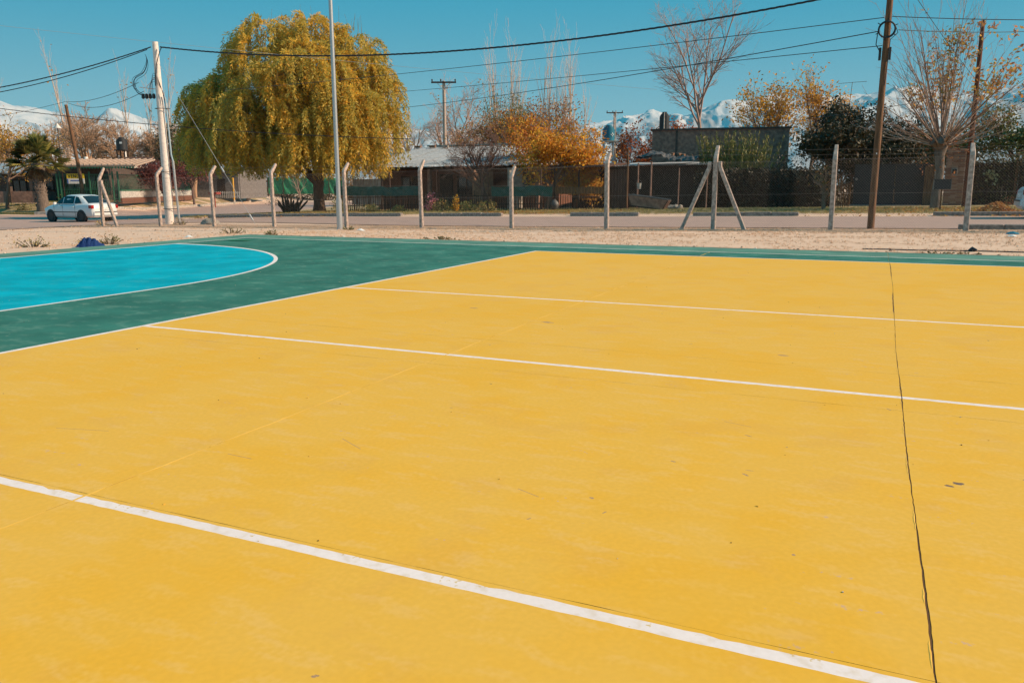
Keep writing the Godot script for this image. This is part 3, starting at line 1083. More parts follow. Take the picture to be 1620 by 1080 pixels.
func build_fence() -> void:
	var f := thing("chain_link_fence", "chain link fence on bent concrete posts between dry grass strip and road", "fence")
	var zf := -8.44
	var posts := [[-22.21, 1.83, 2.25], [-19.08, 1.91, 2.19], [-16.38, 1.87, 2.18], [-13.58, 1.87, 2.17], [-10.49, 1.84, 2.12], [-7.55, 1.81, 2.13], [-4.36, 1.54, 1.85], [-1.33, 1.87, 2.15], [1.73, 1.92, 2.23], [4.74, 1.81, 2.14], [7.81, 1.82, 2.07], [10.83, 1.85, 2.15], [13.86, 1.85, 2.15]]
	for k in posts.size():
		var a: Array = posts[k]
		var w := 0.115 if k < 7 else 0.125
		var lean := Basis(Vector3(0, 0, 1), rng.randf_range(-0.012, 0.012)) * Basis(Vector3.RIGHT, rng.randf_range(-0.01, 0.01))
		part(f, "post", fence_post(a[2], a[1], w), M["concrete"], Transform3D(lean, Vector3(a[0], SLOPE * a[0], zf)))
	# raking struts at the end and tension posts
	for a in [[-21.39, -22.08, 1.34], [0.8, 1.56, 1.70], [2.62, 1.84, 1.70]]:
		var m := MB.new()
		var foot := Vector3(a[0], SLOPE * a[0] - 0.15, zf)
		var head := Vector3(a[1], a[2], zf)
		var d := (head - foot).normalized()
		var bs := Basis(d.cross(Vector3(0, 0, 1)).normalized(), d, Vector3(0, 0, 1))
		m.box((foot + head) * 0.5, Vector3(0.10, foot.distance_to(head), 0.10), bs, 0.012)
		var knee := head + Vector3(0.0, 0.07, 0)
		m.box(knee, Vector3(0.095, 0.16, 0.094), Basis(Vector3(0, 0, 1), 0.05 * signf(a[0] - a[1])), 0.012)
		made(f, "strut", m, M["concrete"])
	# woven wire: two families of slanting wires
	var net := MB.new()
	var x0 := -22.2
	var x1 := 13.8
	var pitch := 0.066
	for fam in 2:
		var x := x0 - 2.0
		while x < x1 + 2.0:
			var run := 1.78
			var a := Vector2(x, 0.04)
			var e := Vector2(x + (run if fam == 0 else -run) * 0.95, 0.04 + run)
			# keep inside the ends
			var ta := 0.0
			var tb := 1.0
			var dx := e.x - a.x
			var t0 := (x0 - a.x) / dx
			var t1 := (x1 - a.x) / dx
			ta = maxf(ta, minf(t0, t1))
			tb = minf(tb, maxf(t0, t1))
			if tb - ta > 0.02:
				var p := a.lerp(e, ta)
				var q := a.lerp(e, tb)
				var off := 0.0025 if fam == 0 else -0.0025
				net.twig(Vector3(p.x, p.y + SLOPE * p.x, zf - 0.075 + off), Vector3(q.x, q.y + SLOPE * q.x, zf - 0.075 + off), 0.0012, 0.0012)
			x += pitch
	var ni := made(f, "woven_wire", net, M["wire"])
	ni.set_meta("kind", "stuff")
	for y in [0.06, 0.95, 1.80]:
		var m := MB.new()
		for k in posts.size() - 1:
			var a: Array = posts[k]
			var e: Array = posts[k + 1]
			m.tube(sagging(Vector3(a[0], SLOPE * a[0] + y, zf - 0.08), Vector3(e[0], SLOPE * e[0] + y, zf - 0.08), 0.02, 6), PackedFloat32Array([0.003]), 4, false)
		made(f, "tension_wire", m, M["wire"])
	for y in [0.33, 0.75]:
		var m := MB.new()
		for k in posts.size() - 1:
			var a: Array = posts[k]
			var e: Array = posts[k + 1]
			var pa: float = a[1] + (a[2] - a[1]) * y
			var pe: float = e[1] + (e[2] - e[1]) * y
			m.tube(sagging(Vector3(a[0], SLOPE * a[0] + pa, zf - 0.27 * y + 0.05), Vector3(e[0], SLOPE * e[0] + pe, zf - 0.27 * y + 0.05), 0.03, 6), PackedFloat32Array([0.0025]), 4, false)
		made(f, "barbed_wire", m, M["wire"])

func build_poles() -> void:
	# tall steel light pole by the fence
	var lp := thing("light_pole", "tall slim pale steel pole standing in front of the willow", "pole", ground_at(-9.72, -7.03))
	var m := MB.new()
	m.tube(PackedVector3Array([Vector3(0, -0.3, 0), Vector3(0, 0.92, 0), Vector3(0, 0.98, 0)]), PackedFloat32Array([0.092, 0.092, 0.075]), 16)
	made(lp, "base_section", m, M["steel"])
	m = MB.new()
	m.tube(PackedVector3Array([Vector3(0, 0.97, 0), Vector3(0.01, 5.0, 0), Vector3(0.02, 9.4, 0)]), PackedFloat32Array([0.068, 0.062, 0.052]), 16)
	made(lp, "shaft", m, M["steel"])
	m = MB.new()
	m.rod(Vector3(0.02, 9.3, 0), Vector3(1.1, 9.7, 0.5), 0.03, 0.03, 8)
	m.box(Vector3(1.3, 9.75, 0.6), Vector3(0.5, 0.12, 0.25), Basis(Vector3.UP, -0.45), 0.03)
	made(lp, "lantern_arm", m, M["steel"])

	# concrete service pole on the left
	var cp := thing("concrete_pole", "pale tapered concrete utility pole with grey service pipe and loops of cable", "utility pole", ground_at(-20.55, -10.25))
	m = MB.new()
	m.tube(PackedVector3Array([Vector3(0, -0.4, 0), Vector3(0, 3.5, 0), Vector3(0, 7.08, 0)]), PackedFloat32Array([0.185, 0.145, 0.105]), 18)
	made(cp, "shaft", m, M["pole concrete"])
	m = MB.new()
	m.tube(PackedVector3Array([Vector3(0.36, -0.1, -0.15), Vector3(0.34, 1.6, -0.12), Vector3(0.33, 2.52, -0.1)]), PackedFloat32Array([0.047]), 10)
	made(cp, "steel_pipe", m, M["steel"])
	m = MB.new()
	m.tube(PackedVector3Array([Vector3(0.33, 2.5, -0.1), Vector3(0.28, 2.75, -0.08), Vector3(0.27, 4.0, -0.06), Vector3(0.25, 4.9, -0.04), Vector3(0.22, 5.05, 0.0)]), PackedFloat32Array([0.033]), 8)
	made(cp, "plastic_pipe", m, mat("pipe blue grey", lin(0.30, 0.40, 0.46), 0.5))
	for y in [0.62, 2.1, 4.55]:
		m = MB.new()
		m.tube(PackedVector3Array([Vector3(-0.19, y, 0.02), Vector3(-0.1, y, 0.19), Vector3(0.12, y, 0.18), Vector3(0.33, y, -0.05), Vector3(0.36, y, -0.15)]), PackedFloat32Array([0.014]), 6)
		made(cp, "strap", m, M["cable"])
	m = MB.new()
	m.rod(Vector3(-0.1, 5.3, 0), Vector3(-0.75, 5.38, 0.28), 0.018, 0.018, 6)
	m.rod(Vector3(-0.1, 5.8, 0), Vector3(-0.5, 5.36, 0.18), 0.014, 0.014, 6)
	made(cp, "bracket", m, M["white paint"])
	for k in 4:
		m = MB.new()
		var at := Vector3(-0.62 + 0.14 * k, 5.03, 0.25 - 0.05 * k)
		m.tube(PackedVector3Array([at + Vector3(0, 0.1, 0), at + Vector3(0, 0.06, 0), at + Vector3(0, -0.06, 0), at + Vector3(0, -0.1, 0)]), PackedFloat32Array([0.03, 0.06, 0.065, 0.03]), 8)
		made(cp, "fuse_holder", m, M["black plastic"])
	for k in 7:
		m = MB.new()
		var c := Curve3D.new()
		var o := Vector3(rng.randf_range(-0.05, 0.05), rng.randf_range(-0.1, 0.1), rng.randf_range(-0.05, 0.05))
		c.add_point(Vector3(-0.42, 6.62, 0.16), Vector3.ZERO, Vector3(0.15, -0.2, 0))
		c.add_point(Vector3(-0.5, 6.0, 0.2) + o, Vector3(0.2, 0.2, 0), Vector3(-0.2, -0.2, 0))
		c.add_point(Vector3(-0.95, 5.6, 0.35) + o, Vector3(0.05, 0.25, 0), Vector3(-0.05, -0.3, 0))
		c.add_point(Vector3(-0.62 + 0.1 * (k % 4), 5.1, 0.25), Vector3(-0.25, -0.05, 0), Vector3.ZERO)
		m.tube(c.tessellate(4, 4), PackedFloat32Array([0.0075]), 5)
		made(cp, "jumper_cable", m, M["cable"])
	for k in 5:
		m = MB.new()
		var c := Curve3D.new()
		c.add_point(Vector3(-0.35 + 0.06 * k, 5.08, 0.2), Vector3.ZERO, Vector3(0.0, 0.35, 0))
		c.add_point(Vector3(0.0, 5.55 + 0.08 * k, 0.16), Vector3(-0.2, 0.1, 0), Vector3(0.2, -0.1, 0))
		c.add_point(Vector3(0.28, 4.9 - 0.05 * k, 0.02), Vector3(0, 0.3, 0), Vector3.ZERO)
		m.tube(c.tessellate(4, 4), PackedFloat32Array([0.007]), 5)
		made(cp, "jumper_cable", m, M["cable"])
	m = MB.new()
	var cv := Curve3D.new()
	cv.add_point(Vector3(0.35, 6.87, 0), Vector3.ZERO, Vector3(-0.15, -0.1, 0))
	cv.add_point(Vector3(0.12, 6.2, 0.14), Vector3(0.1, 0.2, 0), Vector3(-0.1, -0.4, 0))
	cv.add_point(Vector3(0.0, 5.4, 0.16), Vector3(0, 0.3, 0), Vector3.ZERO)
	m.tube(cv.tessellate(4, 4), PackedFloat32Array([0.016]), 5)
	made(cp, "jumper_cable", m, M["cable"])

	# brown wooden pole in front of the gate
	var wp := thing("wooden_pole", "brown wooden utility pole with black cable coil and small boxes", "utility pole", ground_at(5.68, -9.12))
	m = MB.new()
	m.tube(PackedVector3Array([Vector3(0, -0.4, 0), Vector3(0, 3.0, 0), Vector3(0.03, 7.4, 0)]), PackedFloat32Array([0.092, 0.084, 0.072]), 14)
	made(wp, "shaft", m, M["pole wood"])
	m = MB.new()
	var loop := PackedVector3Array()
	for k in 21:
		loop.append(Vector3(cos(TAU * k / 20.0) * 0.19, 4.95 + sin(TAU * k / 20.0) * 0.19, 0.085))
	m.tube(loop, PackedFloat32Array([0.022]), 6, false)
	for k in 21:
		loop[k] += Vector3(0.01, -0.015, 0.03)
	m.tube(loop, PackedFloat32Array([0.018]), 6, false)
	made(wp, "cable_coil", m, M["cable"])
	for k in 6:
		m = MB.new()
		var a := TAU * k / 6.0 + 0.4
		m.rod(Vector3(cos(a) * 0.17, 4.95 + sin(a) * 0.17, 0.1), Vector3(cos(a) * 0.27, 4.95 + sin(a) * 0.27, 0.1), 0.014, 0.01, 6)
		made(wp, "coil_hook", m, M["cable"])
	for s in [-1, 1]:
		m = MB.new()
		m.box(Vector3(0.115 * s, 4.38, 0.0), Vector3(0.06, 0.30, 0.12), Basis.IDENTITY, 0.01)
		made(wp, "terminal_box", m, M["black plastic"])
	m = MB.new()
	m.tube(PackedVector3Array([Vector3(-0.2, 4.9, 0.1), Vector3(-0.22, 4.6, 0.09), Vector3(-0.13, 4.45, 0.06)]), PackedFloat32Array([0.012]), 5)
	m.tube(PackedVector3Array([Vector3(0.2, 5.0, 0.1), Vector3(0.26, 4.85, 0.09), Vector3(0.1, 4.7, 0.1), Vector3(0.08, 4.2, 0.08), Vector3(0.05, 3.6, 0.085)]), PackedFloat32Array([0.01]), 5)
	made(wp, "jumper_cable", m, M["cable"])
	m = MB.new()
	m.box(Vector3(0, 1.93, 0.088), Vector3(0.025, 0.04, 0.008))
	made(wp, "number_tag", m, M["sign white"])

	# second wooden pole, beyond the pollarded tree
	wp = thing("wooden_pole", "reddish wooden utility pole rising behind the pollarded bare tree", "utility pole", ground_at(9.24, -26.75))
	m = MB.new()
	m.tube(PackedVector3Array([Vector3(0, -0.4, 0), Vector3(0.02, 4.0, 0), Vector3(0.0, 7.75, 0)]), PackedFloat32Array([0.11, 0.098, 0.085]), 12)
	made(wp, "shaft", m, M["red pole wood"])
	m = MB.new()
	m.rod(Vector3(0, 7.75, 0), Vector3(0, 7.82, 0), 0.09, 0.06, 12)
	made(wp, "cap", m, M["dark wood"])

	# leaning pole by the corner house
	wp = thing("wooden_pole", "thin leaning wooden pole in front of the green railing house", "utility pole", ground_at(-40.55, -22.0))
	m = MB.new()
	m.tube(PackedVector3Array([Vector3(0.05, -0.5, 0), Vector3(-0.25, 3.5, 0.1), Vector3(-0.62, 7.0, 0.22)]), PackedFloat32Array([0.13, 0.11, 0.09]), 10)
	made(wp, "shaft", m, M["pole wood"])
	m = MB.new()
	m.rod(Vector3(-0.75, 6.85, 0.22), Vector3(-0.45, 6.85, 0.22), 0.02, 0.02, 6)
	made(wp, "wire_pin", m, M["cable"])

	# two distant poles with crossarms
	for a in [[-28.3, -47.36, 10.3, 1.0, 0.13, "grey concrete pole with wooden crossarm behind the zinc roofed house"], [-25.7, -87.0, 10.75, 1.0, 0.13, "small distant pole with crossarm beside the teal water tank"]]:
		var tp := thing("crossarm_pole", a[5], "utility pole", ground_at(a[0], a[1]), 0.43)
		m = MB.new()
		m.tube(PackedVector3Array([Vector3(0, -0.3, 0), Vector3(0, a[2], 0)]), PackedFloat32Array([0.19, 0.13]), 10)
		made(tp, "shaft", m, M["concrete"])
		m = MB.new()
		m.box(Vector3(0, a[2] - 0.12, 0.14), Vector3(2.1, 0.13, 0.1), Basis.IDENTITY, 0.01)
		made(tp, "crossarm", m, M["dark wood"])
		for s in [-1, 1]:
			m = MB.new()
			m.rod(Vector3(0.55 * s, a[2] - 0.16, 0.14), Vector3(0, a[2] - 0.75, 0.14), 0.022, 0.022, 6)
			made(tp, "stay", m, M["steel"])
		for s in [-1.0, -0.25, 1.0]:
			m = MB.new()
			m.tube(PackedVector3Array([Vector3(0.97 * s, a[2] - 0.06, 0.14), Vector3(0.97 * s, a[2] + 0.05, 0.14), Vector3(0.97 * s, a[2] + 0.14, 0.14)]), PackedFloat32Array([0.025, 0.07, 0.04]), 8)
			made(tp, "insulator", m, M["dark wood"])

	# cables
	var cp_top := Vector3(-20.3, 6.60, -10.25)
	cable("thick twisted black cable crossing the whole sky from concrete to wooden pole", cp_top, Vector3(5.6, 6.08, -9.14), 0.87, 0.029, true)
	cable("black bundle running left from the concrete pole, upper strand", Vector3(-20.75, 6.62, -10.2), Vector3(-33.5, 4.9, -7.6), 0.35, 0.024, true)
	cable("black bundle running left from the concrete pole, lower strand", Vector3(-20.85, 6.52, -10.1), Vector3(-33.5, 4.75, -7.6), 0.42, 0.017)
	cable("lower black cable sloping across the left sky behind the concrete pole", Vector3(-36.0, 5.45, -9.3), Vector3(-14.0, 3.35, -18.5), 0.35, 0.017, true)
	cable("thin wire from leaning pole up to the concrete pole fuse holders", Vector3(-41.15, 6.5, -21.8), Vector3(-21.35, 5.3, -10.0), 0.25, 0.012, false, "thin cable")
	cable("second thin wire from leaning pole to the concrete pole bracket", Vector3(-41.1, 6.45, -21.8), Vector3(-21.1, 4.95, -10.0), 0.45, 0.012, false, "thin cable")
	cable("thin wire leaving leaning pole toward the left edge", Vector3(-41.2, 6.5, -21.8), Vector3(-60.0, 6.0, -24.0), 0.3, 0.012, false, "thin cable")
	cable("upper wire left of wooden pole, passing behind the willow", Vector3(5.6, 5.32, -9.1), Vector3(-26.0, 6.2, -19.5), 0.12, 0.010, false, "thin cable")
	cable("middle wire left of wooden pole, reaching the crossarm pole roof", Vector3(5.5, 5.0, -9.1), Vector3(-28.0, 6.2, -33.0), 0.28, 0.012)
	cable("lowest thin wire left of wooden pole above the bare tree", Vector3(5.6, 4.65, -9.1), Vector3(-30.0, 7.3, -33.0), 0.1, 0.010, false, "thin cable")
	cable("upper wire right of wooden pole toward the right edge", Vector3(5.78, 5.33, -9.1), Vector3(14.5, 5.3, -12.6), 0.12, 0.010, false, "thin cable")
	cable("lower wire right of wooden pole meeting the reddish pole", Vector3(5.95, 5.0, -9.1), Vector3(12.5, 6.9, -23.0), 0.12, 0.010, false, "thin cable")
	cable("thin stay wire dropping from top of wooden pole behind bare tree", Vector3(5.7, 6.6, -9.1), Vector3(9.2, 5.6, -26.6), 0.1, 0.010, false, "thin cable")
	cable("faint wire high in the upper left corner of the sky", Vector3(-30.0, 7.9, -6.0), Vector3(-4.0, 5.6, -24.0), 0.1, 0.006, false, "pale cable")
	cable("wire between the reddish pole and the dark evergreen", Vector3(9.2, 5.1, -26.7), Vector3(-18.0, 5.0, -46.0), 0.6, 0.012, false, "thin cable")
	# guy wire
	m = MB.new()
	m.rod(Vector3(-20.4, 6.0, -10.2), Vector3(-16.28, -0.25, -10.5), 0.008, 0.008, 5)
	var gw := tag(Node3D.new(), "thin steel guy wire slanting from the concrete pole to the dirt", "guy wire")
	gw.name = numbered("guy_wire", self)
	add_child(gw, true)
	made(gw, "strand", m, M["steel"])
	m = MB.new()
	m.rod(Vector3(-16.55, 0.16, -10.48), Vector3(-16.40, -0.07, -10.49), 0.035, 0.035, 8)
	made(gw, "turnbuckle", m, M["steel"])
	m = MB.new()
	m.rod(Vector3(-17.75, 1.98, -10.39), Vector3(-17.62, 1.78, -10.4), 0.035, 0.035, 8)
	made(gw, "strain_insulator", m, M["steel"])

# ---------------------------------------------------------------- trees and plants
var tr := RandomNumberGenerator.new()
const NTH := ["first", "second", "third", "fourth", "fifth", "sixth", "seventh", "eighth"]

func any_dir() -> Vector3:
	return Vector3(tr.randfn(), tr.randfn(), tr.randfn()).normalized()

func turned(d: Vector3, angle: float) -> Vector3:
	var s := d.cross(any_dir())
	if s.length_squared() < 1e-6:
		s = d.cross(Vector3(1, 0.2, 0.1))
	return d.rotated(s.normalized(), angle)

# cfg: levels, kids[], spread[], shrink[], from[], up[], gnarl
func branch(b: MB, p: Vector3, d: Vector3, length: float, r: float, level: int, cfg: Dictionary, tips: Array) -> void:
	var segs: int = 5 if level == 0 else (4 if level == 1 else (3 if level == 2 else 2))
	var path := PackedVector3Array([p])
	var radii := PackedFloat32Array([r])
	var dirs := [d]
	var end_r: float = r * cfg.get("taper", 0.45)
	for s in segs:
		d = (d + any_dir() * cfg.gnarl + Vector3(0, cfg.up[level], 0)).normalized()
		p += d * length / segs
		path.append(p)
		radii.append(lerpf(r, end_r, float(s + 1) / segs))
		dirs.append(d)
	if r > 0.03:
		b.tube(path, radii, 7 if r > 0.08 else 5, false)
	else:
		for s in segs:
			b.twig(path[s], path[s + 1], maxf(radii[s], cfg.min_r), maxf(radii[s + 1], cfg.min_r * 0.7))
	if level >= cfg.levels:
		for s in range(1, segs + 1):
			tips.append([path[s], dirs[s]])
		return
	var kids: int = cfg.kids[level]
	for k in kids:
		var t: float = lerpf(cfg.from[level], 1.0, (k + tr.randf()) / kids)
		var at := t * segs
		var i := mini(int(at), segs - 1)
		var q := path[i].lerp(path[i + 1], at - i)
		var kd := turned(dirs[i], cfg.spread[level] * tr.randf_range(0.6, 1.35))
		branch(b, q, kd, length * cfg.shrink[level] * tr.randf_range(0.65, 1.2) * (1.15 - 0.4 * t), maxf(lerpf(r, end_r, t) * 0.62, cfg.min_r), level + 1, cfg, tips)

func tint(palette: Array) -> Color:
	var c: Color = palette[tr.randi() % palette.size()]
	var g := tr.randf_range(0.8, 1.2)
	return Color(c.r * g, c.g * g, c.b * g)

# leaves scattered round a point
func spray(b: MB, p: Vector3, n: int, spread: float, size: float, palette: Array, slim := 0.45) -> void:
	for k in n:
		b.col = tint(palette)
		var a := any_dir()
		var s := size * tr.randf_range(0.6, 1.25)
		b.leaf(p + Vector3(tr.randfn(), tr.randfn() * 0.8, tr.randfn()) * spread, a * s * 0.5, a.cross(any_dir()).normalized() * s * slim * 0.5)

func tree(called: String, label: String, at: Vector3, seed_: int, cfg: Dictionary, trunk_len: float, trunk_r: float, lean: Vector3, group := "") -> Node3D:
	tr.seed = seed_
	var o := thing(called, label, "tree", at, 0.0, group)
	var wood := MB.new()
	wood.col = cfg.get("bark", Color(0.2, 0.14, 0.1))
	var tips := []
	branch(wood, Vector3(0, -0.15, 0), lean.normalized(), trunk_len, trunk_r, 0, cfg, tips)
	made(o, "trunk", wood, M["twig"])
	if cfg.has("leaves"):
		var lf := MB.new()
		for t in tips:
			if tr.randf() < cfg.get("share", 1.0):
				spray(lf, t[0], cfg.leaves, cfg.get("loose", 0.2), cfg.leaf, cfg.palette, cfg.get("slim", 0.5))
		made(o, "crown", lf, M[cfg.get("leaf_mat", "leaf")])
	return o

func bare_cfg(bark: Color, min_r := 0.006) -> Dictionary:
	return {"levels": 4, "kids": [6, 6, 6, 5], "spread": [0.6, 0.65, 0.7, 0.7], "shrink": [0.72, 0.62, 0.55, 0.5], "from": [0.35, 0.25, 0.2, 0.15], "up": [0.06, 0.08, 0.07, 0.04, 0.03], "gnarl": 0.13, "min_r": min_r, "bark": bark}

func build_willow() -> void:
	tr.seed = 501
	var o := thing("willow_tree", "large golden weeping willow on the street corner", "tree", ground_at(-25.05, -25.76, 0.03))
	var wood := MB.new()
	wood.col = Color(1, 1, 1)
	wood.tube(PackedVector3Array([Vector3(0, -0.3, 0), Vector3(0.03, 0.5, 0), Vector3(0.0, 1.3, 0), Vector3(0.05, 1.8, 0)]), PackedFloat32Array([0.46, 0.33, 0.30, 0.34]), 12)
	var heads := []
	for a in [[-1.3, 4.0, 0.3, 0.2], [1.1, 3.9, -0.2, 0.21], [0.2, 4.5, 0.8, 0.2], [-0.5, 4.4, -1.2, 0.18], [-2.0, 3.9, 0.9, 0.14], [1.7, 3.8, 0.9, 0.14]]:
		var e := Vector3(a[0], a[1], a[2])
		wood.tube(PackedVector3Array([Vector3(0, 1.5, 0), e * 0.45 + Vector3(0, 0.75, 0), e, e * 1.35 + Vector3(0, 1.6, 0), e * 1.6 + Vector3(0, 3.0, 0)]), PackedFloat32Array([a[3], a[3] * 0.8, a[3] * 0.6, a[3] * 0.4, 0.05]), 8)
		heads.append(e)
	for k in 60:
		var e: Vector3 = heads[k % heads.size()]
		var s := e * tr.randf_range(0.8, 1.5) + Vector3(0, tr.randf_range(0.3, 2.0), 0)
		var d := Vector3(tr.randfn(), tr.randf_range(0.4, 1.6), tr.randfn()).normalized() * tr.randf_range(1.5, 3.6)
		wood.tube(PackedVector3Array([s, s + d * 0.5 + Vector3(0, 0.2, 0), s + d]), PackedFloat32Array([0.07, 0.045, 0.02]), 5, false)
	made(o, "trunk", wood, M["bark"])
	# the crown: lobes from which leafy strands hang
	var lobes := [[-2.6, 9.9, 0.0, 1.9, 1.5], [0.1, 10.1, 0.3, 1.9, 1.4], [2.3, 9.2, -0.2, 1.8, 1.5], [3.3, 7.7, 0.3, 1.5, 1.5], [-3.9, 8.0, 0.2, 1.4, 1.6], [-6.2, 6.7, 0.3, 1.3, 1.4], [-7.0, 5.2, 0.0, 0.7, 0.9], [0.0, 8.1, 2.2, 2.6, 1.7], [0.3, 7.4, -2.4, 3.0, 2.0], [2.4, 6.2, 2.2, 1.8, 1.5], [-2.4, 6.4, 2.4, 2.0, 1.5], [3.9, 5.3, 0.3, 1.0, 1.3], [3.2, 4.3, 1.8, 1.2, 1.1], [0.6, 5.0, 2.6, 1.7, 1.1], [-3.6, 4.7, 2.0, 1.6, 1.2], [-5.5, 4.7, 1.0, 1.3, 1.2], [1.6, 5.4, 0.6, 1.8, 1.1], [0.2, 6.8, 0.0, 2.6, 1.5], [-4.6, 6.2, -0.6, 1.4, 1.5], [-5.1, 7.4, 0.2, 1.2, 1.3], [-2.6, 4.0, 1.8, 1.6, 0.9], [2.4, 3.9, 1.9, 1.4, 0.8], [0.0, 4.1, 2.9, 1.5, 0.7], [-0.6, 4.2, -1.5, 1.6, 0.8], [-4.6, 3.9, 1.2, 1.3, 0.8]]
	# the picture plane is turned: lobes are laid out across the street corner
	var turn := Basis(Vector3.UP, 0.427)
	var lf := MB.new()
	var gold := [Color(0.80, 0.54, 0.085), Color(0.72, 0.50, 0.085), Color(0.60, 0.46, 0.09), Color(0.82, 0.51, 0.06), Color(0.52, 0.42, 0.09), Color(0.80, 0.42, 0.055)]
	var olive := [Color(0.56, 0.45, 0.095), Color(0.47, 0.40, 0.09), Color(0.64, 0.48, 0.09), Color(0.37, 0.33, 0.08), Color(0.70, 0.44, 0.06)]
	var stem := MB.new()
	stem.col = Color(0.22, 0.16, 0.06)
	for l in lobes:
		var c := turn * Vector3(l[0], l[1], l[2])
		var count := int(88.0 * l[3] * l[3] * 0.40) + 60
		var d := Vector3.UP
		var p := Vector3.ZERO
		var whole := 2.0
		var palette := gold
		for k in count:
			if k % 4 == 0:
				# a new tress: the strands of one tress hang together
				d = any_dir()
				d.y = absf(d.y) * 0.9 - 0.25
				d = d.normalized()
				p = c + Vector3(d.x * l[3], d.y * l[4], d.z * l[3]) * pow(tr.randf(), 0.22) * tr.randf_range(0.9, 1.15)
				whole = tr.randf_range(1.2, 3.6)
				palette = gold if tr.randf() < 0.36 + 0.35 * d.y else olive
			else:
				p += Vector3(tr.randfn(), tr.randfn() * 0.6, tr.randfn()) * 0.11
			var length := whole * tr.randf_range(0.7, 1.1)
			if p.y < 5.6:
				length = minf(length * 1.4, p.y - tr.randf_range(1.35, 2.7))
			if length < 0.5:
				continue
			var out_dir := Vector3(d.x, 0.25, d.z).normalized()
			var sway := Vector3(tr.randfn(), 0, tr.randfn()) * 0.12
			var prev := p - out_dir * 0.5 + Vector3(0, -0.1, 0)
			var m := int(length / 0.082)
			var hang := out_dir * 0.7 + Vector3(0, 0.5, 0)
			var q := prev
			for s in m:
				hang = hang.lerp(Vector3(sway.x, -1.0, sway.z), 0.16).normalized()
				hang = (hang + any_dir() * 0.06).normalized()
				q += hang * 0.082
				for e in 2:
					var side := hang.cross(any_dir()).normalized()
					var a := (hang * 0.75 + side * 0.75).normalized()
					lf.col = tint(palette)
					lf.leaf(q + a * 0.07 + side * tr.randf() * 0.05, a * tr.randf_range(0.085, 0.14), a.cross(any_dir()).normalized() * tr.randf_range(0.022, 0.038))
			if tr.randf() < 0.4:
				stem.twig(prev, prev.lerp(q, 0.5) + out_dir * 0.12, 0.012, 0.008)
				stem.twig(prev.lerp(q, 0.5) + out_dir * 0.12, q, 0.008, 0.005)
	# a few bare shoots stand above the crown
	for k in 40:
		var p := turn * Vector3(tr.randf_range(-3.5, 3.0), tr.randf_range(9.2, 10.6), tr.randf_range(-1, 1))
		stem.twig(p, p + Vector3(tr.randfn() * 0.15, tr.randf_range(0.6, 1.4), tr.randfn() * 0.15), 0.012, 0.005)
	made(o, "crown", lf, M["leaf"])
	made(o, "strand_stems", stem, M["twig"])

func build_pollard() -> void:
	tr.seed = 77
	var o := thing("pollarded_tree", "bare pollarded tree with fan of long shoots above the litter basket", "tree", ground_at(8.03, -25.0, 0.03))
	var wood := MB.new()
	wood.tube(PackedVector3Array([Vector3(0, -0.2, 0), Vector3(-0.02, 0.8, 0), Vector3(0.04, 1.5, 0), Vector3(-0.03, 2.2, 0), Vector3(0.0, 2.7, 0)]), PackedFloat32Array([0.24, 0.19, 0.17, 0.2, 0.3]), 10)
	for k in 9:
		var d := Vector3(tr.randfn(), tr.randf_range(0.1, 0.8), tr.randfn()).normalized()
		wood.tube(PackedVector3Array([Vector3(0, 2.45, 0), Vector3(0, 2.55, 0) + d * 0.35, Vector3(0, 2.6, 0) + d * 0.6]), PackedFloat32Array([0.16, 0.13, 0.15]), 7)
	made(o, "trunk", wood, M["pale bark"])
	var tw := MB.new()
	var lf := MB.new()
	var tan_leaf := [Color(0.58, 0.26, 0.07), Color(0.66, 0.36, 0.10), Color(0.45, 0.20, 0.10), Color(0.50, 0.36, 0.07)]
	var cfg := {"levels": 2, "kids": [5, 3, 0], "spread": [0.4, 0.5, 0.5], "shrink": [0.42, 0.45, 0.4], "from": [0.25, 0.2, 0.2], "up": [0.035, 0.05, 0.04], "gnarl": 0.07, "min_r": 0.0065, "taper": 0.25}
	for k in 74:
		var a := tr.randf() * TAU
		var tilt := tr.randf_range(0.05, 1.25) if k < 48 else tr.randf_range(0.9, 1.5)
		var d := Vector3(cos(a) * sin(tilt), cos(tilt), sin(a) * sin(tilt))
		tw.col = Color(0.46, 0.35, 0.29).lerp(Color(0.22, 0.12, 0.08), tr.randf())
		var tips := []
		var length := tr.randf_range(2.6, 5.6) * (1.0 if tilt < 0.95 else 0.6)
		branch(tw, Vector3(0, 2.55, 0) + d * tr.randf_range(0.3, 0.6), d, length, tr.randf_range(0.02, 0.042), 0, cfg, tips)
		for t in tips:
			var p: Vector3 = t[0]
			var right := p.x * 0.91 - p.z * 0.41
			if right > -0.2 and right < 2.6 and p.y > 4.3 and p.y < 7.4 and tr.randf() < 0.34:
				spray(lf, p, 5, 0.12, 0.19, tan_leaf)
			elif tr.randf() < 0.012:
				spray(lf, p, 3, 0.08, 0.14, tan_leaf)
	# a leafy column still holds on near the top
	for k in 150:
		var p := Vector3(0.1 + tr.randfn() * 0.16, tr.randf_range(4.4, 7.4), 0.0 + tr.randfn() * 0.16)
		spray(lf, p, 2, 0.08, 0.13, [Color(0.46, 0.29, 0.05), Color(0.27, 0.24, 0.05), Color(0.36, 0.19, 0.06)])
	# dry leaves caught round the head
	for k in 130:
		spray(lf, Vector3(tr.randfn() * 0.6, 2.55 + tr.randfn() * 0.4, tr.randfn() * 0.6), 2, 0.1, 0.15, [Color(0.26, 0.10, 0.045), Color(0.34, 0.14, 0.05), Color(0.18, 0.08, 0.04)])
	made(o, "shoots", tw, M["twig"])
	made(o, "dry_leaves", lf, M["leaf"])

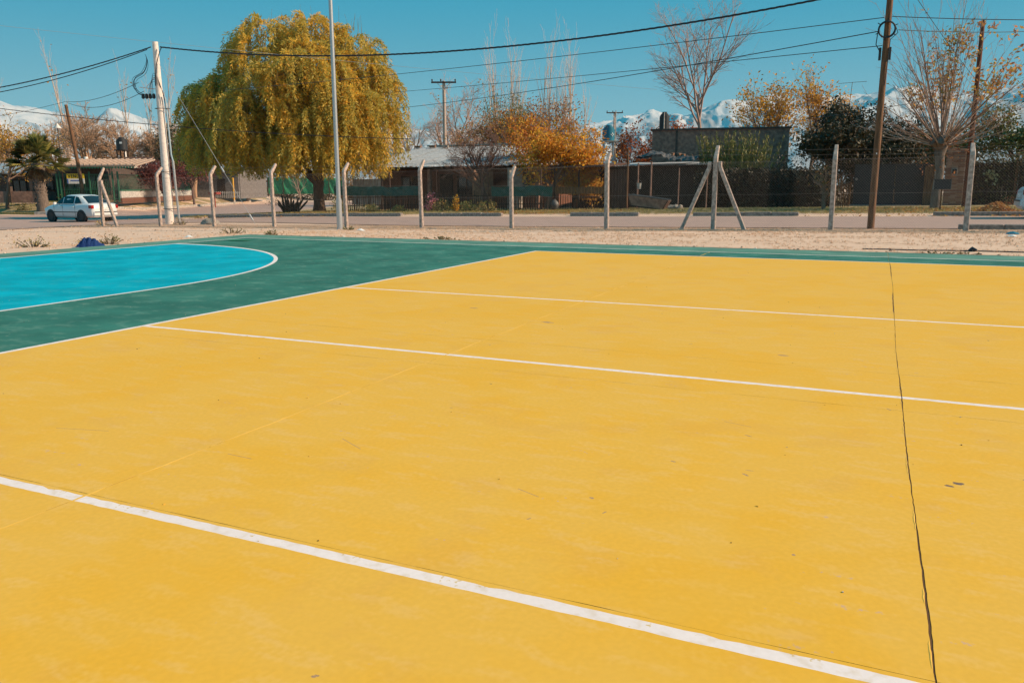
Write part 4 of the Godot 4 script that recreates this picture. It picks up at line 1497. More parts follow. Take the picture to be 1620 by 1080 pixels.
func build_palm() -> void:
	tr.seed = 31
	var o := thing("palm_tree", "fan palm with shaggy trunk beside the corner house", "tree", ground_at(-48.2, -24.5, 0.03))
	var wood := MB.new()
	wood.tube(PackedVector3Array([Vector3(0, -0.2, 0), Vector3(0.02, 0.5, 0), Vector3(-0.05, 1.6, 0), Vector3(-0.1, 3.3, 0)]), PackedFloat32Array([0.50, 0.38, 0.34, 0.42]), 14)
	made(o, "trunk", wood, M["pale bark"])
	for k in 90:
		var y := tr.randf_range(0.35, 3.3)
		var a := tr.randf() * TAU
		var d := Vector3(cos(a), 0, sin(a))
		var st := MB.new()
		st.box(Vector3(-0.1, y, 0) + d * 0.38, Vector3(0.15, 0.24, 0.05), Basis(Vector3.UP, -a + PI / 2) * Basis(Vector3.RIGHT, 0.45))
		made(o, "leaf_stub", st, M["pale bark"])
	for k in 74:
		var f := MB.new()
		var dry := k >= 50
		var a := tr.randf() * TAU
		var tilt := tr.randf_range(0.0, 1.75) if not dry else tr.randf_range(1.9, 2.75)
		var d := Vector3(cos(a) * sin(tilt), cos(tilt), sin(a) * sin(tilt)).normalized()
		var base := Vector3(-0.1, 3.4, 0)
		var reach := tr.randf_range(1.0, 1.4) if not dry else tr.randf_range(0.5, 0.75)
		var hub := base + d * reach + Vector3(0, -0.1 * sin(tilt), 0)
		f.col = Color(0.20, 0.17, 0.05) if not dry else Color(0.33, 0.22, 0.12)
		f.twig(base, hub, 0.022, 0.014)
		var side := d.cross(Vector3.UP)
		if side.length() < 0.1:
			side = Vector3(1, 0, 0)
		side = side.normalized().rotated(d, tr.randf_range(-0.5, 0.5))
		var face := side.cross(d).normalized()
		for s in 17:
			var t := (s - 8) / 8.0
			var ray := (d * cos(t * 1.35) + side * sin(t * 1.35)).normalized()
			var length := tr.randf_range(0.9, 1.2) * (1.0 - 0.2 * absf(t))
			if dry:
				length *= 0.6
			f.col = tint([Color(0.17, 0.18, 0.035), Color(0.24, 0.22, 0.045), Color(0.34, 0.27, 0.07), Color(0.11, 0.13, 0.03)]) if not dry else tint([Color(0.32, 0.20, 0.09), Color(0.42, 0.29, 0.15), Color(0.22, 0.12, 0.06)])
			var mid := hub + ray * length * 0.55
			var tip := hub + ray * length + Vector3(0, -0.12 - 0.1 * tr.randf(), 0) + face * 0.03
			var w := ray.cross(face).normalized() * 0.05
			f.quad(hub, mid + w, tip, mid - w)
		made(o, "dry_frond" if dry else "frond", f, M["dull leaf"])

func build_trees() -> void:
	build_willow()
	build_pollard()
	build_palm()
	# tall bare tree behind the flat-roofed block
	var c := bare_cfg(Color(0.37, 0.25, 0.205), 0.0075)
	c.kids = [7, 8, 7, 5]
	c.from = [0.66, 0.2, 0.2, 0.15]
	c.shrink = [0.92, 0.5, 0.5, 0.5]
	c.spread = [0.5, 0.55, 0.6, 0.65]
	tree("bare_tree", "tall leafless tree rising behind the flat roofed block", ground_at(-6.6, -46.2), 611, c, 8.0, 0.22, Vector3(0.04, 1, 0))
	# thin bare poplars in two clumps
	var pc := {"levels": 2, "kids": [17, 4, 0], "spread": [0.26, 0.3, 0.3], "shrink": [0.34, 0.34, 0.4], "from": [0.15, 0.2, 0.2], "up": [0.06, 0.10, 0.1], "gnarl": 0.05, "min_r": 0.013, "taper": 0.12, "bark": Color(0.56, 0.45, 0.38)}
	for k in 7:
		var x := -42.4 + k * 0.72
		tree("bare_poplar", NTH[k] + " slim leafless poplar from left in the clump near the crossarm pole", ground_at(x, -85.6 - k * 0.2 + tr.randf()), 700 + k, pc, 16.5 + 3.0 * sin(k * 1.9), 0.2, Vector3(tr.randf_range(-0.05, 0.05), 1, 0), "poplars of the left clump")
	for k in 8:
		var x := -36.3 + k * 0.74
		tree("bare_poplar", NTH[k] + " slim leafless poplar from left in the clump above the orange tree", ground_at(x, -89.0 - k * 0.2 + tr.randf()), 730 + k, pc, 16.0 + 3.4 * sin(k * 1.4 + 0.5), 0.2, Vector3(tr.randf_range(-0.05, 0.06), 1, 0), "poplars of the right clump")
	# twiggy trees behind the zinc roof
	var bc := bare_cfg(Color(0.48, 0.31, 0.24), 0.012)
	bc.kids = [7, 6, 5, 5]
	for k in 4:
		var cfg := bc.duplicate()
		if k == 2:
			cfg.leaves = 2; cfg.leaf = 0.24; cfg.share = 0.07; cfg.palette = [Color(0.42, 0.2, 0.05), Color(0.45, 0.27, 0.05)]
		tree("twiggy_tree", ["leafless reddish tree next to the willow crown", "leafless twiggy tree left of the crossarm pole", "twiggy tree with last yellow leaves right of the crossarm pole", "leafless twiggy tree below the left poplars"][k], ground_at([-36.0, -33.8, -31.6, -29.4][k], [-54.9, -56.6, -57.2, -58.0][k]), 760 + k, cfg, [5.6, 6.2, 7.0, 5.5][k], 0.2, Vector3(0.05, 1, 0))
	# low dark bare tree in front of the house
	var dc := bare_cfg(Color(0.13, 0.075, 0.062), 0.007)
	dc.kids = [8, 7, 6, 5]
	dc.spread = [0.95, 0.8, 0.75, 0.7]
	dc.shrink = [0.95, 0.68, 0.6, 0.5]
	dc.from = [0.55, 0.2, 0.2, 0.15]
	dc.gnarl = 0.2
	tree("bare_fruit_tree", "dark crooked bare fruit tree in front of the zinc roofed house", ground_at(-12.9, -24.4, 0.03), 801, dc, 2.3, 0.17, Vector3(-0.3, 1, 0.05))
	# orange tree in full autumn leaf
	var oc := bare_cfg(Color(0.16, 0.10, 0.07), 0.01)
	oc.levels = 3
	oc.kids = [9, 7, 5]
	oc.spread = [0.85, 0.75, 0.8]
	oc.shrink = [0.85, 0.62, 0.6]
	oc.from = [0.5, 0.25, 0.2]
	oc.leaves = 13; oc.leaf = 0.17; oc.loose = 0.26; oc.share = 0.95
	oc.palette = [Color(0.74, 0.34, 0.03), Color(0.80, 0.45, 0.045), Color(0.66, 0.24, 0.025), Color(0.72, 0.43, 0.07), Color(0.50, 0.20, 0.03)]
	tree("orange_leaf_tree", "spreading tree with golden orange leaves over the lean-to", ground_at(-10.3, -26.0, 0.03), 811, oc, 2.6, 0.17, Vector3(0.1, 1, 0))
	var oc2 := oc.duplicate()
	oc2.palette = [Color(0.58, 0.19, 0.025), Color(0.64, 0.27, 0.03), Color(0.44, 0.13, 0.025), Color(0.68, 0.37, 0.04)]
	oc2.share = 0.6
	tree("orange_leaf_tree", "rust red autumn tree behind the golden tree and below the poplars", ground_at(-13.2, -31.6, 0.03), 812, oc2, 3.4, 0.14, Vector3(0.05, 1, 0))
	var oc3 := oc.duplicate()
	oc3.palette = [Color(0.62, 0.31, 0.03), Color(0.58, 0.36, 0.06), Color(0.46, 0.2, 0.03)]
	tree("orange_leaf_tree", "low golden bush like tree left of the teal water tank", ground_at(-9.2, -27.4, 0.03), 813, oc3, 1.55, 0.12, Vector3(0.12, 1, 0))
	var rt := oc.duplicate()
	rt.palette = [Color(0.36, 0.15, 0.07), Color(0.44, 0.22, 0.08), Color(0.28, 0.12, 0.07), Color(0.55, 0.30, 0.07)]
	rt.share = 0.42; rt.spread = [0.55, 0.6, 0.7]; rt.bark = Color(0.30, 0.19, 0.15)
	tree("russet_tree", "brown russet tree above the zinc roof, right of crossarm pole", ground_at(-20.6, -40.0), 816, rt, 4.0, 0.15, Vector3(0, 1, 0))
	tree("russet_tree", "brown russet tree behind the zinc roof, beside the olive green tree", ground_at(-15.2, -40.5), 817, rt, 4.2, 0.15, Vector3(0, 1, 0))
	# olive green tree behind
	var gc := oc.duplicate()
	gc.palette = [Color(0.18, 0.16, 0.035), Color(0.13, 0.125, 0.03), Color(0.24, 0.19, 0.04)]
	gc.spread = [0.4, 0.5, 0.6]; gc.leaf = 0.2; gc.leaves = 8; gc.slim = 0.25; gc.loose = 0.3
	tree("olive_tree", "olive green bushy tree between crossarm pole and golden tree", ground_at(-19.0, -41.0), 821, gc, 4.3, 0.16, Vector3(0, 1, 0))
	# orange shrub tree beyond the block and red bushes
	var ob := oc.duplicate()
	ob.palette = [Color(0.64, 0.33, 0.05), Color(0.54, 0.24, 0.04), Color(0.72, 0.42, 0.05), Color(0.40, 0.22, 0.05)]
	ob.spread = [0.5, 0.5, 0.6]; ob.leaf = 0.24; ob.leaves = 6; ob.loose = 0.28; ob.from = [0.3, 0.25, 0.2]
	tree("autumn_tree", "orange autumn tree above the flat roofed block, left one", ground_at(-2.2, -53.6), 831, ob, 5.0, 0.17, Vector3(0, 1, 0))
	tree("autumn_tree", "orange autumn tree above the flat roofed block, right one", ground_at(0.6, -55.0), 832, ob, 5.4, 0.17, Vector3(0.05, 1, 0))
	var rb := ob.duplicate()
	rb.palette = [Color(0.40, 0.10, 0.03), Color(0.46, 0.15, 0.04), Color(0.30, 0.09, 0.04)]
	rb.share = 0.5
	for k in 4:
		tree("red_shrub_tree", NTH[k] + " russet shrub tree from left, behind the tarpaulin roof", ground_at(-12.2 + k * 1.6, -48.0 - k * 0.9), 841 + k, rb, [3.0, 3.0, 3.4, 3.1][k], 0.1, Vector3(0, 1, 0), "russet shrub trees")
	# dark evergreen and greens at the right
	var ev := oc.duplicate()
	ev.palette = [Color(0.022, 0.026, 0.011), Color(0.035, 0.038, 0.014), Color(0.05, 0.042, 0.017), Color(0.07, 0.05, 0.02)]
	ev.leaf_mat = "dull leaf"; ev.leaves = 20; ev.leaf = 0.2; ev.loose = 0.24; ev.from = [0.25, 0.25, 0.2]
	ev.spread = [0.9, 0.8, 0.8]
	tree("dark_evergreen", "very dark evergreen left of the wooden utility pole", ground_at(3.3, -32.1, 0.03), 851, ev, 2.9, 0.18, Vector3(0, 1, 0))
	tree("dark_evergreen", "dark brownish evergreen just right of the wooden utility pole", ground_at(6.0, -34.5, 0.03), 852, ev, 2.6, 0.16, Vector3(0, 1, 0))
	var gg := oc.duplicate()
	gg.palette = [Color(0.16, 0.16, 0.04), Color(0.23, 0.20, 0.05), Color(0.30, 0.24, 0.06), Color(0.10, 0.105, 0.03)]
	gg.leaf_mat = "dull leaf"; gg.leaves = 14; gg.leaf = 0.18; gg.loose = 0.24
	tree("green_tree", "yellow green bushy tree at the right edge behind the hedge", ground_at(12.2, -36.5, 0.03), 861, gg, 3.0, 0.16, Vector3(0, 1, 0))
	tree("green_tree", "yellow green bushy tree behind the brick gate pillar", ground_at(9.6, -37.5, 0.03), 862, gg, 2.6, 0.14, Vector3(0, 1, 0))
	# left background: tangle of bare trees, tall sparse poplars, dark fig, yellow tree
	var lb := bare_cfg(Color(0.44, 0.275, 0.175), 0.021)
	lb.kids = [8, 7, 6, 5]
	lb.spread = [0.75, 0.7, 0.7, 0.7]
	for k in 9:
		tree("tangled_tree", ["bare tangled tree behind the corner house, just right of leaning pole", "bare tangled tree behind the corner house, left of the black tank", "bare tangled tree directly behind the black roof tank", "bare tangled tree just left of the concrete pole", "bare tangled tree behind the concrete pole", "leftmost bare tangled tree behind the palm", "lower bare tangled tree between leaning pole and black tank", "lower bare tangled tree right under the black tank", "lower bare tangled tree touching the concrete pole"][k], ground_at([-76.0, -72.5, -69.0, -65.5, -62.0, -80.0, -68.0, -64.5, -61.5][k], [-46.0, -48.5, -50.0, -51.5, -52.0, -43.0, -44.0, -45.5, -47.5][k]), 870 + k, lb, 4.9 + 0.6 * sin(k * 2.2), 0.24, Vector3(0.0, 1, 0), "bare trees behind the corner house")
	var sp := pc.duplicate()
	sp.leaves = 2; sp.leaf = 0.34; sp.share = 0.035; sp.loose = 0.3
	sp.palette = [Color(0.52, 0.26, 0.08), Color(0.56, 0.32, 0.08)]
	for k in 5:
		tree("sparse_poplar", NTH[k] + " tall sparse poplar from left, behind the corner house", ground_at([-93.0, -86.0, -80.5, -78.5, -76.0][k], [-52.0, -56.0, -60.0, -61.0, -62.0][k]), 890 + k, sp, 14.0 + 2.0 * sin(k * 1.7), 0.2, Vector3(0.0, 1, 0), "sparse poplars at the left")
	var fg := gg.duplicate()
	fg.palette = [Color(0.05, 0.055, 0.02), Color(0.08, 0.075, 0.025), Color(0.14, 0.10, 0.03)]
	fg.leaf = 0.26; fg.leaves = 8; fg.loose = 0.3
	tree("dark_tree", "dark green tree right of the concrete pole and left of willow", ground_at(-59.5, -49.5), 901, fg, 5.0, 0.2, Vector3(0, 1, 0))
	var yl := oc.duplicate()
	yl.palette = [Color(0.54, 0.28, 0.04), Color(0.48, 0.22, 0.04), Color(0.6, 0.36, 0.06)]
	yl.share = 0.45
	tree("yellow_tree", "yellow leaved tree at the left edge beside the palm", ground_at(-52.6, -24.8, 0.03), 911, yl, 3.9, 0.14, Vector3(0.05, 1, 0))
	# purple plums in front of the corner house
	var pl := oc.duplicate()
	pl.palette = [Color(0.15, 0.045, 0.042), Color(0.22, 0.065, 0.06), Color(0.10, 0.03, 0.03), Color(0.27, 0.10, 0.08)]
	pl.leaf = 0.2; pl.leaves = 12; pl.loose = 0.34
	pl.bark = Color(0.13, 0.085, 0.075)
	tree("plum_tree", "purple leaved plum tree left of the concrete pole by white wall", ground_at(-49.1, -36.2, 0.03), 921, pl, 2.3, 0.11, Vector3(-0.1, 1, 0))
	tree("plum_tree", "round purple leaved plum tree right of the concrete pole", ground_at(-53.6, -43.7, 0.03), 922, pl, 3.0, 0.12, Vector3(0, 1, 0))
	build_shrubs()

func bush(called: String, label: String, category: String, at: Vector3, seed_: int, size: Vector3, clumps: int, leaves: int, leaf: float, palette: Array, leaf_mat := "dull leaf", group := "") -> Node3D:
	tr.seed = seed_
	var o := thing(called, label, category, at, 0.0, group)
	var st := MB.new()
	st.col = Color(0.12, 0.08, 0.05)
	var lf := MB.new()
	for k in clumps:
		var d := any_dir()
		d.y = absf(d.y)
		var p := Vector3(d.x * size.x * 0.5, d.y * size.y * 0.92, d.z * size.z * 0.5) * pow(tr.randf(), 0.35)
		st.twig(Vector3(p.x * 0.2, -0.05, p.z * 0.2), p, 0.012, 0.006)
		spray(lf, p, leaves, minf(size.x, size.y) * 0.14, leaf, palette)
	made(o, "stems", st, M["twig"])
	made(o, "leaves", lf, M[leaf_mat])
	return o

func build_shrubs() -> void:
	# broom with upright stalks
	tr.seed = 41
	var o := thing("broom_shrub", "tall upright green broom shrub in front of the flat roofed block", "shrub", ground_at(-1.2, -29.6, 0.03))
	var st := MB.new()
	var lf := MB.new()
	for k in 260:
		var x := tr.randf_range(-1.9, 2.3)
		var thick := 1.0 - 0.5 * smoothstep(0.6, 2.3, x)
		if tr.randf() > thick:
			continue
		var h := tr.randf_range(2.6, 3.9) * (0.95 if x > 1.0 else 1.0)
		var foot := Vector3(x * 0.55, 0, tr.randfn() * 0.25)
		var tip := Vector3(x + tr.randfn() * 0.12, h, foot.z + tr.randfn() * 0.2)
		var mid := foot.lerp(tip, 0.5) + Vector3(tr.randfn() * 0.08, 0, 0)
		st.col = tint([Color(0.10, 0.11, 0.03), Color(0.15, 0.14, 0.04)])
		st.twig(foot, mid, 0.014, 0.010)
		st.twig(mid, tip, 0.010, 0.004)
		for e in 34:
			var t := tr.randf_range(0.3, 1.0)
			var q := foot.lerp(mid, t * 2.0) if t < 0.5 else mid.lerp(tip, t * 2.0 - 1.0)
			lf.col = tint([Color(0.17, 0.185, 0.045), Color(0.24, 0.215, 0.05), Color(0.11, 0.13, 0.035), Color(0.34, 0.26, 0.07)])
			var a := (Vector3.UP + any_dir() * 0.6).normalized()
			lf.leaf(q + any_dir() * 0.04, a * 0.09, a.cross(any_dir()).normalized() * 0.02)
	made(o, "stalks", st, M["twig"])
	made(o, "leaves", lf, M["dull leaf"])
	# cactus clump by the willow
	tr.seed = 43
	o = thing("cactus_clump", "dark spiky cactus clump on the verge left of the willow trunk", "cactus", ground_at(-26.9, -25.4, 0.03))
	for k in 34:
		var m := MB.new()
		var a := tr.randf() * TAU
		var tilt := tr.randf_range(0.1, 0.95)
		var d := Vector3(cos(a) * sin(tilt), cos(tilt), sin(a) * sin(tilt))
		var p := Vector3(cos(a), 0, sin(a)) * tr.randf_range(0, 0.45)
		var h := tr.randf_range(0.5, 1.15)
		m.tube(PackedVector3Array([p, p + d * h * 0.5, p + d * h * 0.9, p + d * h]), PackedFloat32Array([0.05, 0.065, 0.055, 0.015]), 6)
		made(o, "stem", m, mat("cactus", lin(0.03, 0.035, 0.022), 0.8) if k == 0 else M["cactus"])
	# hedges and garden plants
	bush("flower_bush", "pink flowering bush by the street verge", "shrub", ground_at(-15.6, -22.9, 0.03), 51, Vector3(0.55, 1.15, 0.5), 40, 14, 0.11, [Color(0.72, 0.22, 0.32), Color(0.80, 0.36, 0.42), Color(0.55, 0.14, 0.2), Color(0.14, 0.14, 0.04)], "leaf")
	bush("flower_bush", "yellow flowering plant by the street verge", "shrub", ground_at(-14.1, -22.9, 0.03), 52, Vector3(0.4, 0.95, 0.4), 30, 12, 0.11, [Color(0.85, 0.48, 0.02), Color(0.8, 0.38, 0.02), Color(0.16, 0.15, 0.04)], "leaf")
	for a in [[-14.9, -22.7, 1.0, 0.55, "low green bush between pink and yellow flowering plants"], [-13.3, -22.6, 0.9, 0.5, "low green bush right of the yellow flowering plant"], [-12.2, -22.5, 1.2, 0.45, "low green bush under the dark bare fruit tree"], [-19.2, -22.6, 0.8, 0.35, "small green bush on the verge below the green net"], [-21.4, -22.7, 0.6, 0.75, "brownish garden plant behind the steel light pole"], [-17.2, -22.3, 0.6, 0.3, "tiny straw coloured plant at the kerb in front of the house"]]:
		bush("garden_bush", a[4], "shrub", ground_at(a[0], a[1], 0.03), int(a[0] * -100), Vector3(a[2] * 1.2, a[3] * 1.3, 0.8), 40, 14, 0.1, [Color(0.14, 0.16, 0.035), Color(0.22, 0.20, 0.05), Color(0.34, 0.20, 0.05), Color(0.09, 0.11, 0.03)])
	bush("garden_bush", "green shrub inside the green railing by the sign", "shrub", ground_at(-50.6, -30.4, 0.0), 61, Vector3(1.2, 1.3, 0.8), 30, 12, 0.12, [Color(0.06, 0.08, 0.02), Color(0.13, 0.12, 0.03)])
	bush("garden_bush", "yellow green low bush beside the palm trunk", "shrub", ground_at(-50.4, -24.6, 0.0), 62, Vector3(1.4, 0.7, 0.8), 30, 12, 0.1, [Color(0.14, 0.13, 0.02), Color(0.24, 0.18, 0.03), Color(0.06, 0.07, 0.02)])
	bush("garden_bush", "small bush right of the palm trunk", "shrub", ground_at(-47.6, -25.6, 0.0), 63, Vector3(1.0, 0.7, 0.7), 24, 12, 0.1, [Color(0.14, 0.13, 0.02), Color(0.24, 0.18, 0.03), Color(0.06, 0.07, 0.02)])
	bush("garden_bush", "dark round bush at the foot of the light green net", "shrub", ground_at(-52.0, -53.0, 0.0), 64, Vector3(1.4, 1.5, 1.0), 28, 10, 0.14, [Color(0.03, 0.035, 0.014), Color(0.06, 0.05, 0.02)])
	bush("garden_bush", "small dry bush on the grey house garden verge", "shrub", ground_at(-50.6, -37.5, 0.0), 65, Vector3(0.9, 0.8, 0.7), 20, 10, 0.1, [Color(0.16, 0.13, 0.03), Color(0.24, 0.17, 0.05)])
	for a in [[6.4, -33.0, 3.4, 4.0, "dark olive brown thicket above the black gate", 0], [4.3, -34.2, 3.2, 3.6, "dark thicket behind the gate next to the evergreen", 0], [10.4, -34.6, 2.6, 3.6, "brownish thicket behind the brick pillar", 1], [12.9, -33.6, 4.0, 3.9, "dense green thicket behind the ivy fence at right edge", 2], [0.9, -33.4, 2.6, 2.9, "dark thicket between broom shrub and evergreen", 0]]:
		bush("thicket", a[4], "shrub", ground_at(a[0], a[1], 0.0), 2000 + int(a[0] * 10.0), Vector3(a[2], a[3], 2.0), 150, 22, 0.15, [[Color(0.03, 0.03, 0.012), Color(0.06, 0.045, 0.018), Color(0.10, 0.065, 0.025)], [Color(0.14, 0.09, 0.035), Color(0.22, 0.12, 0.045), Color(0.08, 0.07, 0.025)], [Color(0.13, 0.13, 0.035), Color(0.20, 0.17, 0.045), Color(0.08, 0.085, 0.025)]][a[5]])
	for k in 7:
		bush("thicket", ["dark distant thicket behind the left end of light green net", "dark distant thicket behind the middle of light green net", "dark distant thicket seen left of the willow trunk", "brown distant thicket seen right of the willow trunk", "brown distant thicket behind the steel light pole", "brown distant thicket beyond the zinc roof left end", "brown distant thicket behind the palm at left edge"][k], "shrub", ground_at([-77.6, -73.0, -68.4, -63.8, -59.2, -54.6, -76.0][k], [-77.7, -79.8, -81.9, -83.9, -86.0, -88.1, -42.5][k]), 2100 + k, Vector3(6.5, 4.6 + 0.6 * sin(k * 1.7), 3.0), 130, 20, 0.34, [Color(0.06, 0.055, 0.022), Color(0.12, 0.09, 0.035), Color(0.20, 0.12, 0.05)] if k < 3 else [Color(0.16, 0.11, 0.05), Color(0.26, 0.15, 0.07), Color(0.32, 0.2, 0.1)])
	# weeds on the dirt near the court
	for a in [[-10.8, -3.45, 1.1, 0.22, "green weed at the back corner of the court"], [-11.2, 2.2, 1.3, 0.24, "yellow flowering weed at the left edge of the picture"], [-10.9, 1.0, 0.8, 0.15, "small yellow flowered weed near the blue cloth"], [-9.9, 1.3, 0.6, 0.25, "sparse dry weed right behind the blue cloth"], [-8.6, -2.6, 0.5, 0.16, "thin weed at the court edge near the light pole"], [-19.3, -9.6, 0.9, 0.3, "dark weed at the foot of the grey service pipe"], [-22.9, -9.0, 0.8, 0.35, "dry weed tuft at the fence end post"], [-9.2, -6.8, 0.5, 0.12, "low weed right of the light pole base"], [7.0, -2.5, 1.5, 0.06, "flat green weed patch at the court edge near the long crack"], [-3.6, -2.7, 1.2, 0.08, "flat green weed patch at the back court edge"]]:
		bush("weed", a[4], "weed", ground_at(a[0], a[1]), 1000 + int(a[0] * 7.0), Vector3(a[2], a[3], 0.35), 26, 6, 0.05, [Color(0.18, 0.17, 0.05), Color(0.10, 0.11, 0.03), Color(0.32, 0.24, 0.09), Color(0.5, 0.36, 0.04) if a[0] < -10.8 else Color(0.2, 0.16, 0.06)])

# ---------------------------------------------------------------- houses, yards, walls
const FACE := 0.427

func corrugated(width: float, length: float, waves: int, depth: float) -> MB:
	# a sheet lying in x (width) and z (length), ribs along z
	var b := MB.new()
	var row0 := []
	var row1 := []
	var n := waves * 6
	for k in n + 1:
		var t := float(k) / n
		var y := depth * cos(TAU * waves * t)
		row0.append(Vector3((t - 0.5) * width, y, 0))
		row1.append(Vector3((t - 0.5) * width, y, length))
	b.sheet([row0, row1])
	return b

func boxed(parent: Node, called: String, at: Vector3, size: Vector3, material: String, bev := 0.0, turn := Basis.IDENTITY) -> MeshInstance3D:
	var m := MB.new()
	m.box(at, size, turn, bev)
	return made(parent, called, m, M[material])

func window_part(h: Node, at: Vector3, w: float, hgt: float, frame := "dark wood") -> void:
	var f := MB.new()
	for s in [-1, 1]:
		f.box(at + Vector3(s * w * 0.5, 0, 0), Vector3(0.07, hgt + 0.07, 0.1))
		f.box(at + Vector3(0, s * hgt * 0.5, 0), Vector3(w - 0.07, 0.07, 0.1))
	f.box(at, Vector3(0.04, hgt - 0.07, 0.08))
	var o := made(h, "window", f, M[frame])
	boxed(o, "pane", at + Vector3(0, 0, -0.02), Vector3(w, hgt, 0.02), "dark glass")

func build_corner_house() -> void:
	var h := thing("corner_house", "low house with tan porch roof and green railings at the far left corner", "house", Vector3(-47.06, 0.10, -30.03), FACE)
	boxed(h, "wall", Vector3(-5.6, 1.3, -3.1), Vector3(6.0, 2.9, 0.25), "dark plaster")
	boxed(h, "wall", Vector3(-3.3, 1.3, -9.9), Vector3(0.25, 2.9, 13.6), "dark plaster", 0.0, Basis(Vector3.UP, 0.094))
	boxed(h, "wall", Vector3(-8.4, 1.3, -7.0), Vector3(0.25, 2.9, 7.5), "dark plaster")
	boxed(h, "wall", Vector3(-6.2, 1.3, -10.8), Vector3(4.6, 2.9, 0.25), "dark plaster")
	for x in [-7.2, -5.0, -3.2]:
		window_part(h, Vector3(x, 1.45, -2.93), 1.1, 1.1)
	boxed(h, "door", Vector3(-6.1, 0.95, -2.94), Vector3(0.85, 2.0, 0.06), "dark wood")
	# porch roof and the flat roof behind
	var rf := boxed(h, "porch_roof", Vector3(-1.7, 2.98, -1.5), Vector3(6.4, 0.1, 3.6), "porch tile", 0.0, Basis(Vector3.RIGHT, 0.16))
	for k in 14:
		var m := MB.new()
		m.rod(Vector3(-4.7 + k * 0.46, 2.80, 0.28), Vector3(-4.7 + k * 0.46, 3.34, -3.2), 0.05, 0.05, 6)
		made(rf, "tile_row", m, M["porch tile"])
	boxed(h, "flat_roof", Vector3(-5.9, 2.86, -7.6), Vector3(6.2, 0.2, 8.6), "pale plaster")
	boxed(h, "roof_beam", Vector3(0.2, 3.42, -3.35), Vector3(2.2, 0.12, 0.2), "grey wall")
	var m2 := MB.new()
	m2.tube(PackedVector3Array([Vector3(-1.15, 3.1, -3.9), Vector3(-1.15, 4.0, -3.9)]), PackedFloat32Array([0.1]), 8)
	made(h, "vent_pipe", m2, M["sign white"])
	m2 = MB.new()
	m2.tube(PackedVector3Array([Vector3(-4.6, 3.1, -4.4), Vector3(-4.6, 3.55, -4.4)]), PackedFloat32Array([0.16]), 8)
	made(h, "vent_pipe", m2, M["sign white"])
	# scalloped green fringe under the eave
	var fr := MB.new()
	for k in 28:
		var x := -4.75 + k * 0.22
		fr.quad(Vector3(x, 2.60, 0.22), Vector3(x + 0.2, 2.60, 0.22), Vector3(x + 0.2, 2.76, 0.22), Vector3(x, 2.76, 0.22))
		fr.tri(Vector3(x, 2.60, 0.22), Vector3(x + 0.1, 2.48, 0.22), Vector3(x + 0.2, 2.60, 0.22))
	made(h, "scalloped_fringe", fr, mat("fringe green", lin(0.04, 0.24, 0.14), 0.6))
	# railing along the front: posts, rails, bars
	for x in [-4.7, -4.45, -2.2, -0.45, -0.05]:
		boxed(h, "railing_post", Vector3(x, 1.15, 0.0), Vector3(0.1, 2.3, 0.1), "green metal", 0.01)
	for y in [0.25, 0.95, 1.05, 2.08]:
		boxed(h, "rail", Vector3(-2.4, y, 0.0), Vector3(4.7, 0.045, 0.045), "green metal")
	var bar := MB.new()
	bar.box(Vector3.ZERO, Vector3(0.026, 2.0, 0.026))
	var bar_mesh := bar.mesh()
	for k in 36:
		part(h, "railing_bar", bar_mesh, M["green metal"], Transform3D(Basis.IDENTITY, Vector3(-4.6 + k * 0.128, 1.1, 0.0)))
	# low walls: left garden wall and the white wall down the side street
	boxed(h, "garden_wall", Vector3(-7.4, 0.42, 1.6), Vector3(5.2, 0.85, 0.2), "grey wall")
	for x in [-9.6, -7.4, -5.2]:
		boxed(h, "wall_pier", Vector3(x, 0.6, 1.6), Vector3(0.3, 1.2, 0.3), "dark plaster")
	var side := Vector3(-1.69, 0.0, -17.9)   # along the side street in local axes
	var ang := atan2(-(-17.9), -1.69)
	var to := Basis(Vector3.UP, atan2(-side.z, side.x))
	var len_ := side.length()
	boxed(h, "white_wall", side * 0.5 + Vector3(0, 0.56, 0), Vector3(len_, 0.55, 0.22), "white wall", 0.0, to)
	boxed(h, "brick_plinth", side * 0.5 + Vector3(0, 0.10, 0), Vector3(len_, 0.44, 0.28), "brick", 0.0, to)
	boxed(h, "wall_cap", side * 0.5 + Vector3(0, 0.88, 0), Vector3(len_, 0.1, 0.26), "green metal", 0.0, to)
	for k in 70:
		part(h, "railing_bar", bar_mesh, M["green metal"], Transform3D(to.scaled(Vector3(1, 0.62, 1)), side * ((k + 0.5) / 70.0) + Vector3(0, 1.5, 0)))
	boxed(h, "rail", side * 0.5 + Vector3(0, 2.05, 0), Vector3(len_, 0.05, 0.05), "green metal", 0.0, to)
	# for-sale board hung on the railing
	var s := thing("sale_sign", "yellow and white VENDO board hung on the green railing", "sign", Vector3(-47.06, 0.10, -30.03) + Basis(Vector3.UP, FACE) * Vector3(-3.2, 1.76, 0.10), FACE)
	boxed(s, "lower_panel", Vector3(0, -0.18, 0), Vector3(1.32, 0.38, 0.03), "sign white")
	boxed(s, "upper_panel", Vector3(0, 0.19, 0), Vector3(1.32, 0.36, 0.03), "sign yellow")
	boxed(s, "blue_mark", Vector3(-0.6, -0.18, 0.017), Vector3(0.08, 0.34, 0.006), "sign blue")
	boxed(s, "phone_line", Vector3(0.0, -0.14, 0.017), Vector3(0.8, 0.07, 0.006), "sign blue")
	var tm := TextMesh.new()
	var font := SystemFont.new()
	font.font_names = PackedStringArray(["Droid Sans"])
	font.font_weight = 700
	tm.font = font
	tm.text = "VENDO"
	tm.font_size = 32
	tm.pixel_size = 0.0102
	tm.depth = 0.008
	part(s, "lettering", tm, M["print black"], Transform3D(Basis.IDENTITY, Vector3(0, 0.19, 0.02)))
